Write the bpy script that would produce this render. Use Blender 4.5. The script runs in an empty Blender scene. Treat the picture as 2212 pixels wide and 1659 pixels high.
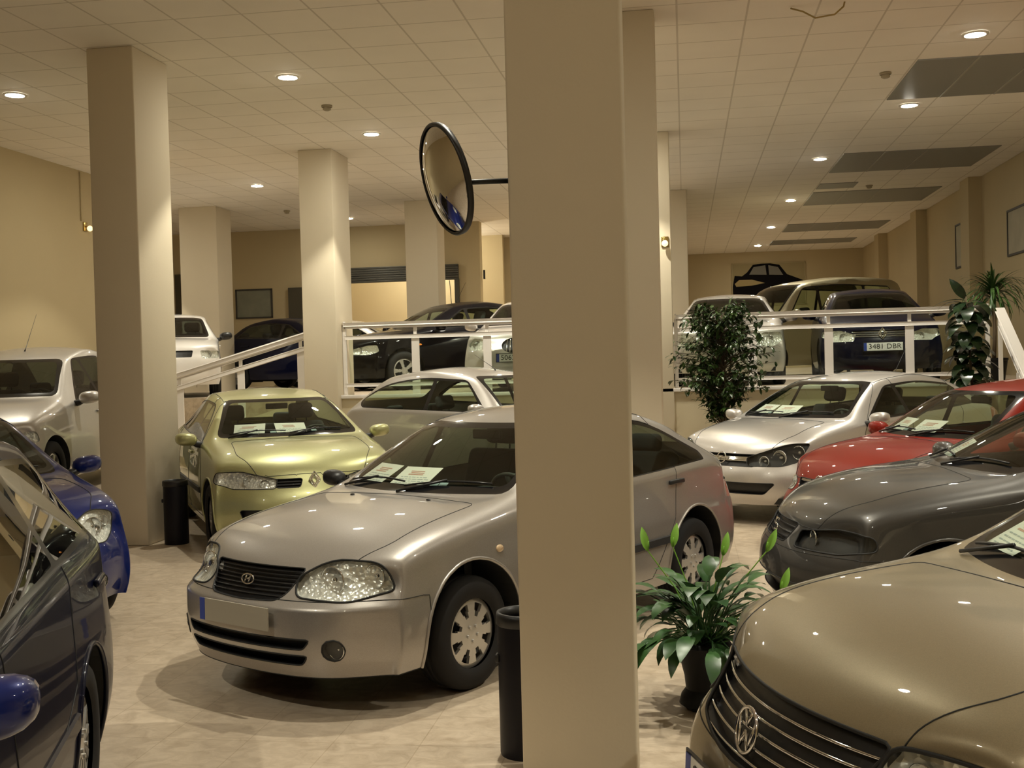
import bpy, bmesh, math, random
from mathutils import Vector, Matrix
from mathutils.bvhtree import BVHTree
PI = math.pi
SC = bpy.context.scene
COL = SC.collection
random.seed(7)

# ---------------------------------------------------------------- camera
FPX = 2420.0            # focal length in pixels of a 2212 px wide frame
CAM_H = 1.70
cam_data = bpy.data.cameras.new('camera')
cam_data.sensor_fit = 'HORIZONTAL'
cam_data.sensor_width = 36.0
cam_data.lens = 36.0 * FPX / 2212.0
cam_data.clip_start = 0.05
cam = bpy.data.objects.new('camera', cam_data)
COL.objects.link(cam)
SC.camera = cam
_Y = Vector((374.0, 63.5, -FPX)).normalized()        # room axes seen in the camera's frame
_h = Vector((1.0, 0.026, 0.0))
_Z = Vector((-0.026, 1.0, 0.0))
_t = Vector((374.0, 63.5, FPX))
_Z = _t.cross(_h); _Z = Vector((_Z.x, _Z.y, -_Z.z))
if _Z.y < 0: _Z = -_Z
_Z.normalize()
_X = _Y.cross(_Z)
_m = Matrix((_X, _Y, _Z))
cam.matrix_world = Matrix.Translation((0, 0, CAM_H)) @ _m.to_4x4()

# ---------------------------------------------------------------- world, exposure
world = bpy.data.worlds.new('world')
SC.world = world
world.use_nodes = True
bg = world.node_tree.nodes['Background']
bg.inputs[0].default_value = (1.0, 0.86, 0.62, 1)
bg.inputs[1].default_value = 0.02
vs = SC.view_settings
vs.view_transform = 'Standard'
vs.look = 'None'
vs.gamma = 1.0
vs.use_curve_mapping = False
vs.exposure = 0.52
cy = SC.cycles
cy.max_bounces = 7; cy.diffuse_bounces = 4; cy.glossy_bounces = 4; cy.transmission_bounces = 4; cy.transparent_max_bounces = 12
cy.caustics_reflective = False; cy.caustics_refractive = False; cy.sample_clamp_indirect = 6.0; cy.use_denoising = True; cy.use_adaptive_sampling = True; cy.adaptive_threshold = 0.03
LAMP_COL = (1.0, 0.95, 0.785)
SPOT_W = 190.0
LENS_EMIT = 210.0

# ---------------------------------------------------------------- helpers
def link(o):
    COL.objects.link(o); return o

def tag(o, label=None, cat=None, group=None, kind=None):
    if label: o['label'] = label
    if cat: o['category'] = cat
    if group: o['group'] = group
    if kind: o['kind'] = kind
    return o

def empty(name, loc=(0, 0, 0), rz=0.0):
    o = bpy.data.objects.new(name, None)
    o.empty_display_size = 0.2
    o.location = loc
    o.rotation_euler = (0, 0, rz)
    return link(o)

def obj(name, bm, mat, parent=None, smooth=True, loc=None):
    me = bpy.data.meshes.new(name)
    bm.normal_update()
    bm.to_mesh(me); bm.free()
    if mat is not None:
        for m in (mat if isinstance(mat, (list, tuple)) else [mat]): me.materials.append(m)
    if smooth:
        me.polygons.foreach_set('use_smooth', [True] * len(me.polygons))
    o = bpy.data.objects.new(name, me)
    if parent is not None: o.parent = parent
    if loc is not None: o.location = loc
    return link(o)

def autosmooth(o, ang=35):
    me = o.data
    me.polygons.foreach_set('use_smooth', [True] * len(me.polygons))
    b = bmesh.new(); b.from_mesh(me)
    for e in b.edges:
        if len(e.link_faces) == 2 and e.calc_face_angle(0) > math.radians(ang): e.smooth = False
    b.to_mesh(me); b.free()
    return o

def add_box(bm, c, s, rot=None, bevel=0.0):
    r = bmesh.ops.create_cube(bm, size=1.0)
    vs_ = r['verts']
    M = Matrix.Translation(c) @ (rot.to_4x4() if rot is not None else Matrix.Identity(4)) @ Matrix.Diagonal((s[0], s[1], s[2], 1))
    for v in vs_: v.co = M @ v.co
    if bevel > 0:
        es = list({e for v in vs_ for e in v.link_edges})
        bmesh.ops.bevel(bm, geom=es, offset=bevel, segments=3, profile=0.5, affect='EDGES')
    return vs_

def box_obj(name, c, s, mat, parent=None, bevel=0.0, rot=None):
    bm = bmesh.new(); add_box(bm, c, s, rot, bevel)
    o = obj(name, bm, mat, parent, smooth=False)
    if bevel > 0: autosmooth(o)
    return o

def add_tube(bm, pts, r, seg=8, closed=False, caps=True):
    pts = [Vector(p) for p in pts]
    n = len(pts)
    rs = r if isinstance(r, (list, tuple)) else [r] * n
    rings = []
    up = None
    for i, p in enumerate(pts):
        if closed: t = pts[(i + 1) % n] - pts[i - 1]
        elif i == 0: t = pts[1] - p
        elif i == n - 1: t = p - pts[i - 1]
        else: t = pts[i + 1] - pts[i - 1]
        if t.length < 1e-9: t = Vector((0, 0, 1))
        t.normalize()
        if up is None:
            up = Vector((0, 0, 1)) if abs(t.z) < 0.9 else Vector((1, 0, 0))
        a = t.cross(up)
        if a.length < 1e-6: a = t.orthogonal()
        a.normalize(); b = a.cross(t).normalized(); up = b
        rings.append([bm.verts.new(p + (a * math.cos(2 * PI * k / seg) + b * math.sin(2 * PI * k / seg)) * rs[i]) for k in range(seg)])
    m = n if closed else n - 1
    for i in range(m):
        A, B = rings[i], rings[(i + 1) % n]
        for k in range(seg):
            try: bm.faces.new((A[k], A[(k + 1) % seg], B[(k + 1) % seg], B[k]))
            except ValueError: pass
    if caps and not closed:
        try:
            bm.faces.new(list(reversed(rings[0]))); bm.faces.new(rings[-1])
        except ValueError: pass

def add_lathe(bm, prof, seg=32, M=None):
    """prof: list of (r, z); turned about z, then moved by M"""
    rings = []
    for r, z in prof:
        if r < 1e-6: rings.append([bm.verts.new((0, 0, z))])
        else: rings.append([bm.verts.new((r * math.cos(2 * PI * k / seg), r * math.sin(2 * PI * k / seg), z)) for k in range(seg)])
    for A, B in zip(rings, rings[1:]):
        for k in range(seg):
            a, b = k, (k + 1) % seg
            if len(A) == 1 and len(B) == 1: continue
            if len(A) == 1: bm.faces.new((A[0], B[b], B[a]))
            elif len(B) == 1: bm.faces.new((A[a], A[b], B[0]))
            else: bm.faces.new((A[a], A[b], B[b], B[a]))
    if M is not None:
        for R in rings:
            for v in R: v.co = M @ v.co

def frame(d, up=Vector((0, 0, 1))):
    """rotation whose z axis is d, y axis near up"""
    z = Vector(d).normalized()
    x = up.cross(z)
    if x.length < 1e-6: x = Vector((1, 0, 0))
    x.normalize(); y = z.cross(x)
    return Matrix((x, y, z)).transposed()

def text_mesh(s, size, depth=0.001):
    cu = bpy.data.curves.new('t', 'FONT')
    cu.body = s; cu.size = size; cu.extrude = depth; cu.align_x = 'CENTER'; cu.align_y = 'CENTER'
    cu.resolution_u = 3
    o = bpy.data.objects.new('t', cu); COL.objects.link(o)
    bpy.context.view_layer.update()
    me = bpy.data.meshes.new_from_object(o.evaluated_get(bpy.context.evaluated_depsgraph_get()))
    bpy.data.objects.remove(o); bpy.data.curves.remove(cu)
    return me

# ---------------------------------------------------------------- materials
MATS = {}
def principled(name, col, rough=0.5, metal=0.0, coat=0.0, coat_r=0.03, spec=0.5, emit=None, es=0.0, sheen=0.0):
    if name in MATS: return MATS[name]
    m = bpy.data.materials.new(name); m.use_nodes = True
    b = m.node_tree.nodes['Principled BSDF']
    b.inputs['Base Color'].default_value = (*col, 1)
    b.inputs['Roughness'].default_value = rough
    b.inputs['Metallic'].default_value = metal
    b.inputs['Coat Weight'].default_value = coat
    b.inputs['Coat Roughness'].default_value = coat_r
    b.inputs['Specular IOR Level'].default_value = spec
    if emit:
        b.inputs['Emission Color'].default_value = (*emit, 1)
        b.inputs['Emission Strength'].default_value = es
    MATS[name] = m
    return m

def nodes_of(m): return m.node_tree.nodes, m.node_tree.links, m.node_tree.nodes['Principled BSDF']

def plaster(name, col, amp=0.05, scale=1.2, rough=0.75):
    m = principled(name, col, rough, spec=0.25)
    N, L, b = nodes_of(m)
    tc = N.new('ShaderNodeTexCoord'); nz = N.new('ShaderNodeTexNoise'); nz.inputs['Scale'].default_value = scale
    nz.inputs['Detail'].default_value = 4
    mr = N.new('ShaderNodeMapRange'); mr.inputs[3].default_value = 1 - amp; mr.inputs[4].default_value = 1 + amp
    mx = N.new('ShaderNodeMix'); mx.data_type = 'RGBA'; mx.blend_type = 'MULTIPLY'; mx.inputs[0].default_value = 1
    mx.inputs[6].default_value = (*col, 1)
    L.new(tc.outputs['Object'], nz.inputs['Vector']); L.new(nz.outputs['Fac'], mr.inputs[0]); L.new(mr.outputs[0], mx.inputs[7]); L.new(mx.outputs[2], b.inputs['Base Color'])
    bp = N.new('ShaderNodeBump'); bp.inputs['Strength'].default_value = 0.15; bp.inputs['Distance'].default_value = 0.004
    n2 = N.new('ShaderNodeTexNoise'); n2.inputs['Scale'].default_value = 60
    L.new(tc.outputs['Object'], n2.inputs['Vector']); L.new(n2.outputs['Fac'], bp.inputs['Height']); L.new(bp.outputs[0], b.inputs['Normal'])
    return m

def paint(name, col, metal=0.65, rough=0.38, coat=1.0, spec=0.5):
    m = principled(name, col, rough, metal, coat, 0.015, spec)
    N, L, b = nodes_of(m)
    if metal > 0.2:                                   # metal flakes
        tc = N.new('ShaderNodeTexCoord'); v = N.new('ShaderNodeTexVoronoi'); v.inputs['Scale'].default_value = 500
        mr = N.new('ShaderNodeMapRange'); mr.inputs[3].default_value = 0.9; mr.inputs[4].default_value = 1.1
        mx = N.new('ShaderNodeMix'); mx.data_type = 'RGBA'; mx.blend_type = 'MULTIPLY'; mx.inputs[0].default_value = 1; mx.inputs[6].default_value = (*col, 1)
        L.new(tc.outputs['Object'], v.inputs['Vector']); L.new(v.outputs['Color'], mr.inputs[0]); L.new(mr.outputs[0], mx.inputs[7]); L.new(mx.outputs[2], b.inputs['Base Color'])
    return m

def glass(name, tint, gloss=1.0, ior=1.5):
    if name in MATS: return MATS[name]
    m = bpy.data.materials.new(name); m.use_nodes = True
    N, L = m.node_tree.nodes, m.node_tree.links
    N.remove(N['Principled BSDF']); out = N['Material Output']
    tr = N.new('ShaderNodeBsdfTransparent'); tr.inputs[0].default_value = (*tint, 1)
    gl = N.new('ShaderNodeBsdfGlossy'); gl.inputs['Roughness'].default_value = 0.01; gl.inputs['Color'].default_value = (gloss, gloss, gloss, 1)
    f0 = ((ior - 1) / (ior + 1)) ** 2            # thin pane: same reflectance from both sides
    ge = N.new('ShaderNodeNewGeometry'); dt = N.new('ShaderNodeVectorMath'); dt.operation = 'DOT_PRODUCT'
    L.new(ge.outputs['Normal'], dt.inputs[0]); L.new(ge.outputs['Incoming'], dt.inputs[1])
    ab = N.new('ShaderNodeMath'); ab.operation = 'ABSOLUTE'; L.new(dt.outputs['Value'], ab.inputs[0])
    su = N.new('ShaderNodeMath'); su.operation = 'SUBTRACT'; su.inputs[0].default_value = 1.0; L.new(ab.outputs[0], su.inputs[1])
    pw = N.new('ShaderNodeMath'); pw.operation = 'POWER'; pw.inputs[1].default_value = 5.0; L.new(su.outputs[0], pw.inputs[0])
    ma = N.new('ShaderNodeMath'); ma.operation = 'MULTIPLY_ADD'; ma.inputs[1].default_value = 1 - f0; ma.inputs[2].default_value = f0; ma.use_clamp = True; L.new(pw.outputs[0], ma.inputs[0])
    mx = N.new('ShaderNodeMixShader')
    L.new(ma.outputs[0], mx.inputs[0]); L.new(tr.outputs[0], mx.inputs[1]); L.new(gl.outputs[0], mx.inputs[2]); L.new(mx.outputs[0], out.inputs[0])
    MATS[name] = m
    return m

M_RUB = principled('rubber_black', (0.012, 0.012, 0.012), 0.7)
M_TYRE = principled('tyre_rubber', (0.014, 0.013, 0.013), 0.8, spec=0.3)
M_BLK = principled('black_plastic', (0.012, 0.012, 0.013), 0.4)
M_DARK = principled('dark_trim', (0.02, 0.02, 0.022), 0.55)
M_SEAL = principled('window_black', (0.008, 0.008, 0.009), 0.12, spec=0.6)
M_CHROME = principled('chrome', (0.75, 0.75, 0.75), 0.08, 1.0)
M_REFL = principled('lamp_reflector', (0.95, 0.94, 0.90), 0.25, 0.35)
_n, _l, _b = nodes_of(M_REFL)          # faceted reflector
_v = _n.new('ShaderNodeTexVoronoi'); _v.inputs['Scale'].default_value = 38
_t = _n.new('ShaderNodeTexCoord'); _p = _n.new('ShaderNodeBump'); _p.inputs['Strength'].default_value = .5; _p.inputs['Distance'].default_value = .02
_l.new(_t.outputs['Object'], _v.inputs['Vector']); _l.new(_v.outputs['Distance'], _p.inputs['Height']); _l.new(_p.outputs[0], _b.inputs['Normal'])
M_RIM = principled('wheel_silver', (0.55, 0.53, 0.50), 0.35, 0.6, coat=0.6)
M_SEAT = principled('seat_cloth', (0.045, 0.045, 0.05), 0.9)
M_DASH = principled('dash_plastic', (0.03, 0.03, 0.033), 0.6)
M_GLASS_G = glass('green_glass', (0.78, 0.88, 0.76))
M_GLASS_D = glass('dark_glass', (0.30, 0.34, 0.32))
M_LENS = glass('lamp_lens', (0.92, 0.94, 0.92))
M_MIRROR = principled('mirror_silver', (0.9, 0.9, 0.9), 0.02, 1.0)
M_PLATE = principled('plate_white', (0.72, 0.72, 0.70), 0.4)
M_GREYPLATE = principled('plate_grey', (0.34, 0.31, 0.25), 0.6)
M_BLUE = principled('plate_blue', (0.02, 0.05, 0.30), 0.4)
M_INK = principled('plate_ink', (0.02, 0.02, 0.02), 0.5)
M_ORANGE = principled('amber_lens', (0.8, 0.25, 0.03), 0.2, coat=1)
M_REDL = principled('red_lens', (0.35, 0.02, 0.02), 0.15, coat=1)
M_PAPER = principled('white_paper', (0.88, 0.78, 0.84), 0.6)
M_PRINT_R = principled('print_red', (0.62, 0.30, 0.28), 0.6)
M_PRINT_G = principled('print_grey', (0.42, 0.42, 0.50), 0.6)
M_WHITE = principled('white_enamel', (0.80, 0.76, 0.72), 0.35, coat=0.3)
M_LEAF = principled('leaf_green', (0.035, 0.10, 0.022), 0.35)
M_LEAF2 = principled('leaf_light', (0.20, 0.42, 0.05), 0.4)
M_BARK = principled('bark', (0.10, 0.07, 0.04), 0.9)
M_SOIL = principled('soil', (0.03, 0.02, 0.012), 0.95)
M_POT = principled('pot_black', (0.006, 0.006, 0.006), 0.5, spec=.2)
M_BIN = principled('bin_black', (0.008, 0.007, 0.010), 0.45, spec=.25)
# ================================================================ CAR BUILDER
def lerp(a, b, t): return a + (b - a) * t

def car_stations(p):
    """13 stations from tail to nose: (x, zc, ye, ze, dxe, ys, zs, dxs)"""
    W = p['W']; H = p['H']; T, N = p['tail'], p['nose']
    cx, cz = p['cowl']; hx, hz = p['header']; rx, rz = p['rroof']; gx, gz = p['gbase']
    zl = p['lip']; bf, br = p['belt']; yr = p['yroof']; tz = p['tailz']
    ys = W - p.get('shin', 0.035)
    hb = p.get('hbulge', 0.03)
    px = p.get('peakx', lerp(rx, hx, 0.55))
    st = []
    yt = p.get('ytail', 0.62)
    st.append((T + 0.03, tz - 0.06, yt - 0.10, tz - 0.08, 0.05, ys - 0.13, tz - 0.10, 0.22))
    st.append((T + 0.07, tz, yt - 0.06, tz - 0.01, 0.05, ys - 0.08, lerp(tz, br, 0.5) - 0.02, 0.24))
    st.append((gx, gz, yt - 0.02, gz - 0.02, 0.03, ys - 0.03, br, p.get('cpx', 0.05)))
    st.append((lerp(gx, rx, .5), lerp(gz, rz, .5) + p.get('rgb', 0.03), lerp(yt, yr, .6), lerp(gz, rz, .5) - 0.01, 0.0, ys - 0.01, br + 0.005, 0.0))
    st.append((rx, rz, yr, rz - 0.045, 0.0, ys, lerp(br, bf, .2), 0.0))
    st.append((lerp(rx, px, .6), lerp(rz, H, .8), yr + 0.015, lerp(rz, H, .8) - 0.05, 0.0, ys + 0.003, lerp(br, bf, .4), 0.0))
    st.append((px, H, yr + 0.015, H - 0.055, 0.0, ys + 0.003, lerp(br, bf, .6), 0.0))
    st.append((hx, hz, yr, hz - 0.05, -0.06, ys, lerp(br, bf, .8), -0.02))
    st.append((lerp(hx, cx, .5), lerp(hz, cz, .5) + p.get('wsb', 0.02), lerp(yr, ys - 0.10, .55), lerp(hz, cz, .5) - 0.02, -0.11, ys, lerp(br, bf, .95), -0.02))
    st.append((cx, cz, ys - 0.11, cz - 0.015, -0.17, ys - 0.01, bf - 0.005, -0.06))
    zs1 = p.get('zs', (bf - 0.055, bf - 0.13, zl - 0.045))
    hx1 = lerp(cx, N, .42); hx2 = lerp(cx, N, .80)
    cr = p.get('crown', 0.03)
    hy = p.get('hoody', 0.60)
    st.append((hx1, lerp(cz, zl, .32) + hb, hy + 0.02, lerp(cz, zl, .32) + hb - cr, 0.0, ys - 0.015, zs1[0], 0.0))
    st.append((hx2, lerp(cz, zl, .72) + hb * 0.9, hy - 0.02, lerp(cz, zl, .72) + hb * 0.9 - cr - 0.01, -0.02, ys - 0.04, zs1[1], -0.06))
    st.append((N - 0.05, zl, hy - 0.08, zl - 0.035, p.get('lipback', -0.07), ys - 0.11, zs1[2], p.get('cornerback', -0.28)))
    return st

def build_cage(p):
    st = car_stations(p)
    W = p['W']; n = len(st)
    bm = bmesh.new()
    top = {}
    def row(s, r):
        x, zc, ye, ze, dxe, ys, zs, dxs = s
        if r == 0: return (x, 0.0, zc)
        if r == 1: return (x + dxe * 0.28, ye * 0.55, lerp(zc, ze, 0.28))
        if r == 2: return (x + dxe, ye, ze)
        return (x + dxs, ys, zs)
    for j, s in enumerate(st):
        for r in range(-3, 4):
            x, y, z = row(s, abs(r))
            top[j, r] = bm.verts.new((x, y if r >= 0 else -y, z))
    for j in range(n - 1):
        for r in range(-3, 3):
            bm.faces.new((top[j, r], top[j + 1, r], top[j + 1, r + 1], top[j, r + 1]))
    cl = bm.edges.layers.float.new('crease_edge')
    def crease(a, b, v):
        e = bm.edges.get((a, b))
        if e: e[cl] = v
    for j in range(n - 1):
        for r in (-3, 3):
            crease(top[j, r], top[j + 1, r], 0.75 if 3 <= j <= 8 else (0.45 if j == 2 else p.get('fendercrease', 0.12)))
        for r in (-2, 2):
            crease(top[j, r], top[j + 1, r], 0.5 if 3 <= j <= 8 else (0.3 if j < 3 else p.get('hoodcrease', 0.15)))
    for r in range(-2, 2):
        crease(top[7, r], top[7, r + 1], 0.35)
        crease(top[9, r], top[9, r + 1], 0.75)
        crease(top[4, r], top[4, r + 1], 0.3)
        crease(top[2, r], top[2, r + 1], 0.5)
        crease(top[12, r], top[12, r + 1], p.get('lipcrease', 0.3))
        crease(top[1, r], top[1, r + 1], 0.5)
    # perimeter: from front centre round the left side, rear, right side
    per = [(n - 1, 0, 'F'), (n - 1, 1, 'F'), (n - 1, 2, 'F'), (n - 1, 3, 'F')]
    per += [(j, 3, 'S') for j in range(n - 2, 0, -1)]
    per += [(0, 3, 'R'), (0, 2, 'R'), (0, 1, 'R'), (0, 0, 'R')]
    per += [(0, -r, 'R') for r in (1, 2, 3)] + [(j, -3, 'S') for j in range(1, n - 1)] + [(n - 1, -3, 'F'), (n - 1, -2, 'F'), (n - 1, -1, 'F')]
    N, T = p['nose'], p['tail']
    zb = p.get('sill', 0.20)
    ff = p['front']      # five (z, x) pairs going down
    rf = p['rear']
    yF = p.get('yfront', (0.0, 0.30, 0.58, W - 0.06))
    bF = p.get('bfront', (0.0, -0.02, -0.10, -0.36))
    bR = p.get('brear', (0.0, 0.015, 0.07, 0.26))
    sidey = p.get('sidey', (0.012, 0.035, 0.035, 0.025, -0.01))
    lev = []
    for (j, r, kind) in per:
        ar = abs(r); sg = 1 if r >= 0 else -1
        x0, y0, z0 = row(st[j], ar)
        col = [top[j, r]]
        for k in range(5):
            if kind == 'F':
                z, x = ff[k]
                x += bF[ar] * (1 if ar < 3 else 1)
                y = yF[ar]
                if k == 0: y = lerp(y0, y, 0.6); x = lerp(x, x0, 0.25 if ar else 0.0)
                if k == 4: y = y - 0.03 * (ar > 1)
            elif kind == 'R':
                z, x = rf[k]
                x += bR[ar]
                y = yF[ar]
                if k == 0: y = lerp(y0, y, 0.6)
                if k == 4: y = y - 0.03 * (ar > 1)
            else:
                fr = (0.17, 0.40, 0.62, 0.84, 1.0)[k]
                z = lerp(z0, zb, fr)
                endf = 1.0
                x = x0
                y = y0 + sidey[k]
                ys_full = W - 0.035
                if k >= 2: y = lerp(y, ys_full + sidey[k], 0.6)
                if j == n - 2: x += 0.03 * k * 0.6
            col.append(bm.verts.new((x, sg * y, z)))
        lev.append(col)
    m = len(lev)
    for i in range(m):
        A, B = lev[i], lev[(i + 1) % m]
        for k in range(5):
            bm.faces.new((A[k], A[k + 1], B[k + 1], B[k]))
    sc_ = p.get('levcrease', {})
    for k, v in sc_.items():
        for i in range(m): crease(lev[i][k], lev[(i + 1) % m][k], v)
    bmesh.ops.recalc_face_normals(bm, faces=bm.faces)
    # underside ring kept open
    return bm

def subdivided(bm, level, p):
    me = bpy.data.meshes.new('cage'); bm.to_mesh(me); bm.free()
    o = bpy.data.objects.new('cage', me); COL.objects.link(o)
    s = o.modifiers.new('s', 'SUBSURF'); s.levels = level; s.render_levels = level
    s.boundary_smooth = 'PRESERVE_CORNERS'
    bpy.context.view_layer.update()
    ev = bpy.data.meshes.new_from_object(o.evaluated_get(bpy.context.evaluated_depsgraph_get()))
    bpy.data.objects.remove(o); bpy.data.meshes.remove(me)
    b = bmesh.new(); b.from_mesh(ev); bpy.data.meshes.remove(ev)
    zm = max(v.co.z for v in b.verts); ym = max(v.co.y for v in b.verts); xa = max(v.co.x for v in b.verts); xb = min(v.co.x for v in b.verts)
    fz, fy, fa, fb = p['H'] / zm, p['W'] / ym, max(q[1] for q in p['front']) / xa, min(q[1] for q in p['rear']) / xb
    for v in b.verts:
        x, y, z = v.co
        v.co = (x * (fa if x > 0 else fb), y * fy, z * lerp(1, fz, max(0.0, min(1.0, (z - .3) / .9))))
    b.normal_update()
    # orientation: normals outward (up on the roof)
    tf = max(b.faces, key=lambda f: f.calc_center_median().z)
    if tf.normal.z < 0: bmesh.ops.reverse_faces(b, faces=b.faces)
    b.normal_update()
    nl = b.verts.layers.float_vector.new('n0')
    for v in b.verts: v[nl] = v.normal
    return b

def round_poly(poly, r):
    """poly: list of (u,v[,radius]) convex; returns a CCW polygon with rounded corners"""
    a = sum(poly[i][0] * poly[(i + 1) % len(poly)][1] - poly[(i + 1) % len(poly)][0] * poly[i][1] for i in range(len(poly)))
    if a < 0: poly = list(reversed(poly))
    out = []
    n = len(poly)
    for i in range(n):
        P = Vector(poly[i][:2]); rr = poly[i][2] if len(poly[i]) > 2 else r
        A = Vector(poly[i - 1][:2]) - P; B = Vector(poly[(i + 1) % n][:2]) - P
        rr = min(rr, A.length * 0.48, B.length * 0.48)
        if rr < 1e-4: out.append(P); continue
        A.normalize(); B.normalize()
        for k in range(5):
            t = k / 4
            out.append(P + A * rr * (1 - t) ** 2 + B * rr * t ** 2)
    return out

class Body:
    def __init__(s, bm):
        s.bm = bm; s.nl = bm.verts.layers.float_vector['n0']; s.parts = {0: None}; s.next = 1
        for f in bm.faces: f.material_index = 0
        s.bvh = BVHTree.FromBMesh(bm)
    def cut(s, poly, d, r=0.03, ids=(0,), face=0.15, test=None, remove=False):
        """cut the outline poly (in the plane seen along d) out of the shell; returns id of the new part"""
        d = Vector(d).normalized()
        u = Vector((0, 0, 1)).cross(d)
        if u.length < 1e-5: u = Vector((1, 0, 0))      # top view: u = x, v = y
        u.normalize(); v = d.cross(u)
        if abs(d.z) > 0.99: u = Vector((1, 0, 0)); v = Vector((0, 1, 0))
        pts = round_poly(poly, r)
        us = [q.x for q in pts]; vs_ = [q.y for q in pts]
        u0, u1, v0, v1 = min(us) - .25, max(us) + .25, min(vs_) - .25, max(vs_) + .25
        inner = []
        for f in s.bm.faces:
            if f.material_index not in ids: continue
            if f.normal.dot(d) < face: continue
            c = f.calc_center_median()
            a = c.dot(u); b = c.dot(v)
            if a < u0 or a > u1 or b < v0 or b > v1: continue
            if test and not test(c): continue
            inner.append(f)
        n = len(pts)
        for i in range(n):
            if not inner: break
            P, Q = pts[i], pts[(i + 1) % n]
            e = Q - P
            if e.length < 1e-6: continue
            no = u * e.y - v * e.x; no.normalize()
            co = u * P.x + v * P.y
            geom = set(inner)
            for f in inner: geom.update(f.edges); geom.update(f.verts)
            res = bmesh.ops.bisect_plane(s.bm, geom=list(geom), dist=1e-5, plane_co=co, plane_no=no)
            fs = [g for g in res['geom'] if isinstance(g, bmesh.types.BMFace)]
            inner = [f for f in fs if (f.calc_center_median() - co).dot(no) < 0]
        for f in inner: f.normal_update()
        if remove:
            return inner
        k = s.next; s.next += 1
        for f in inner: f.material_index = k
        return k
    def extract(s, k, offset=0.0, delete=True):
        """returns a new bmesh with the faces of part k (with stored normals)"""
        fs = [f for f in s.bm.faces if f.material_index == k]
        nb = bmesh.new(); nl = nb.verts.layers.float_vector.new('n0'); vm = {}
        for f in fs:
            for v in f.verts:
                if v not in vm:
                    w = nb.verts.new(v.co + v[s.nl].normalized() * offset); w[nl] = v[s.nl].normalized(); vm[v] = w
        for f in fs:
            try: nb.faces.new([vm[v] for v in f.verts])
            except ValueError: pass
        nb.normal_update()
        return nb

def bm_obj_n(name, bm, mat, parent, loc=None):
    """object whose shading normals come from the smooth shell"""
    nl = bm.verts.layers.float_vector.get('n0')
    bmesh.ops.triangulate(bm, faces=[f for f in bm.faces if len(f.verts) > 4])
    bm.verts.index_update()
    norms = [v[nl].normalized() if nl and v[nl].length > 0.1 else v.normal.copy() for v in bm.verts]
    me = bpy.data.meshes.new(name); bm.to_mesh(me); bm.free()
    me.materials.append(mat)
    me.polygons.foreach_set('use_smooth', [True] * len(me.polygons))
    me.polygons.foreach_set('material_index', [0] * len(me.polygons))
    if norms: me.normals_split_custom_set_from_vertices(norms)
    o = bpy.data.objects.new(name, me); o.parent = parent
    return link(o)

def boundary_loops(bm):
    es = [e for e in bm.edges if len(e.link_faces) == 1]
    nxt = {}
    for e in es:
        for v in e.verts: nxt.setdefault(v, []).append(e)
    seen = set(); loops = []
    for e in es:
        if e in seen: continue
        v0 = e.verts[0]; v = e.verts[1]; path = [v0, v]; seen.add(e); cur = e; closed = False
        while True:
            c = [x for x in nxt[v] if x not in seen]
            if not c:
                closed = (v == v0) or any(v0 in x.verts for x in nxt[v])
                break
            cur = c[0]; seen.add(cur); v = cur.other_vert(v)
            if v == v0: closed = True; break
            path.append(v)
        loops.append(([q.co.copy() for q in path], closed))
    return loops

def thin(pts, d):
    out = [pts[0]]
    for p in pts[1:]:
        if (p - out[-1]).length >= d: out.append(p)
    return out

def seam_into(bm, loops, r, seg=5):
    for pts, closed in loops:
        pts = thin(pts, 0.012)
        if len(pts) > 3: add_tube(bm, pts, r, seg, closed=closed, caps=False)

def recess(bm, depth, d=None):
    """push a patch inwards and add the walls round it"""
    nl = bm.verts.layers.float_vector.get('n0')
    bes = [e for e in bm.edges if len(e.link_faces) == 1]
    mv = {}
    for v in list(bm.verts):
        dirv = Vector(d) if d is not None else -v[nl].normalized()
        mv[v] = v.co + dirv * depth
    old = {}
    for e in bes:
        for v in e.verts:
            if v not in old:
                w = bm.verts.new(v.co.copy()); w[nl] = Vector((0, 0, 0)); old[v] = w
    quads = [(e.verts[0], e.verts[1]) for e in bes]
    for v, c in mv.items(): v.co = c
    for a, b in quads:
        try: bm.faces.new((a, b, old[b], old[a]))
        except ValueError: pass
    bm.normal_update()
    for v in bm.verts: v[nl] = Vector((0, 0, 0))
    bm.normal_update()

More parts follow.
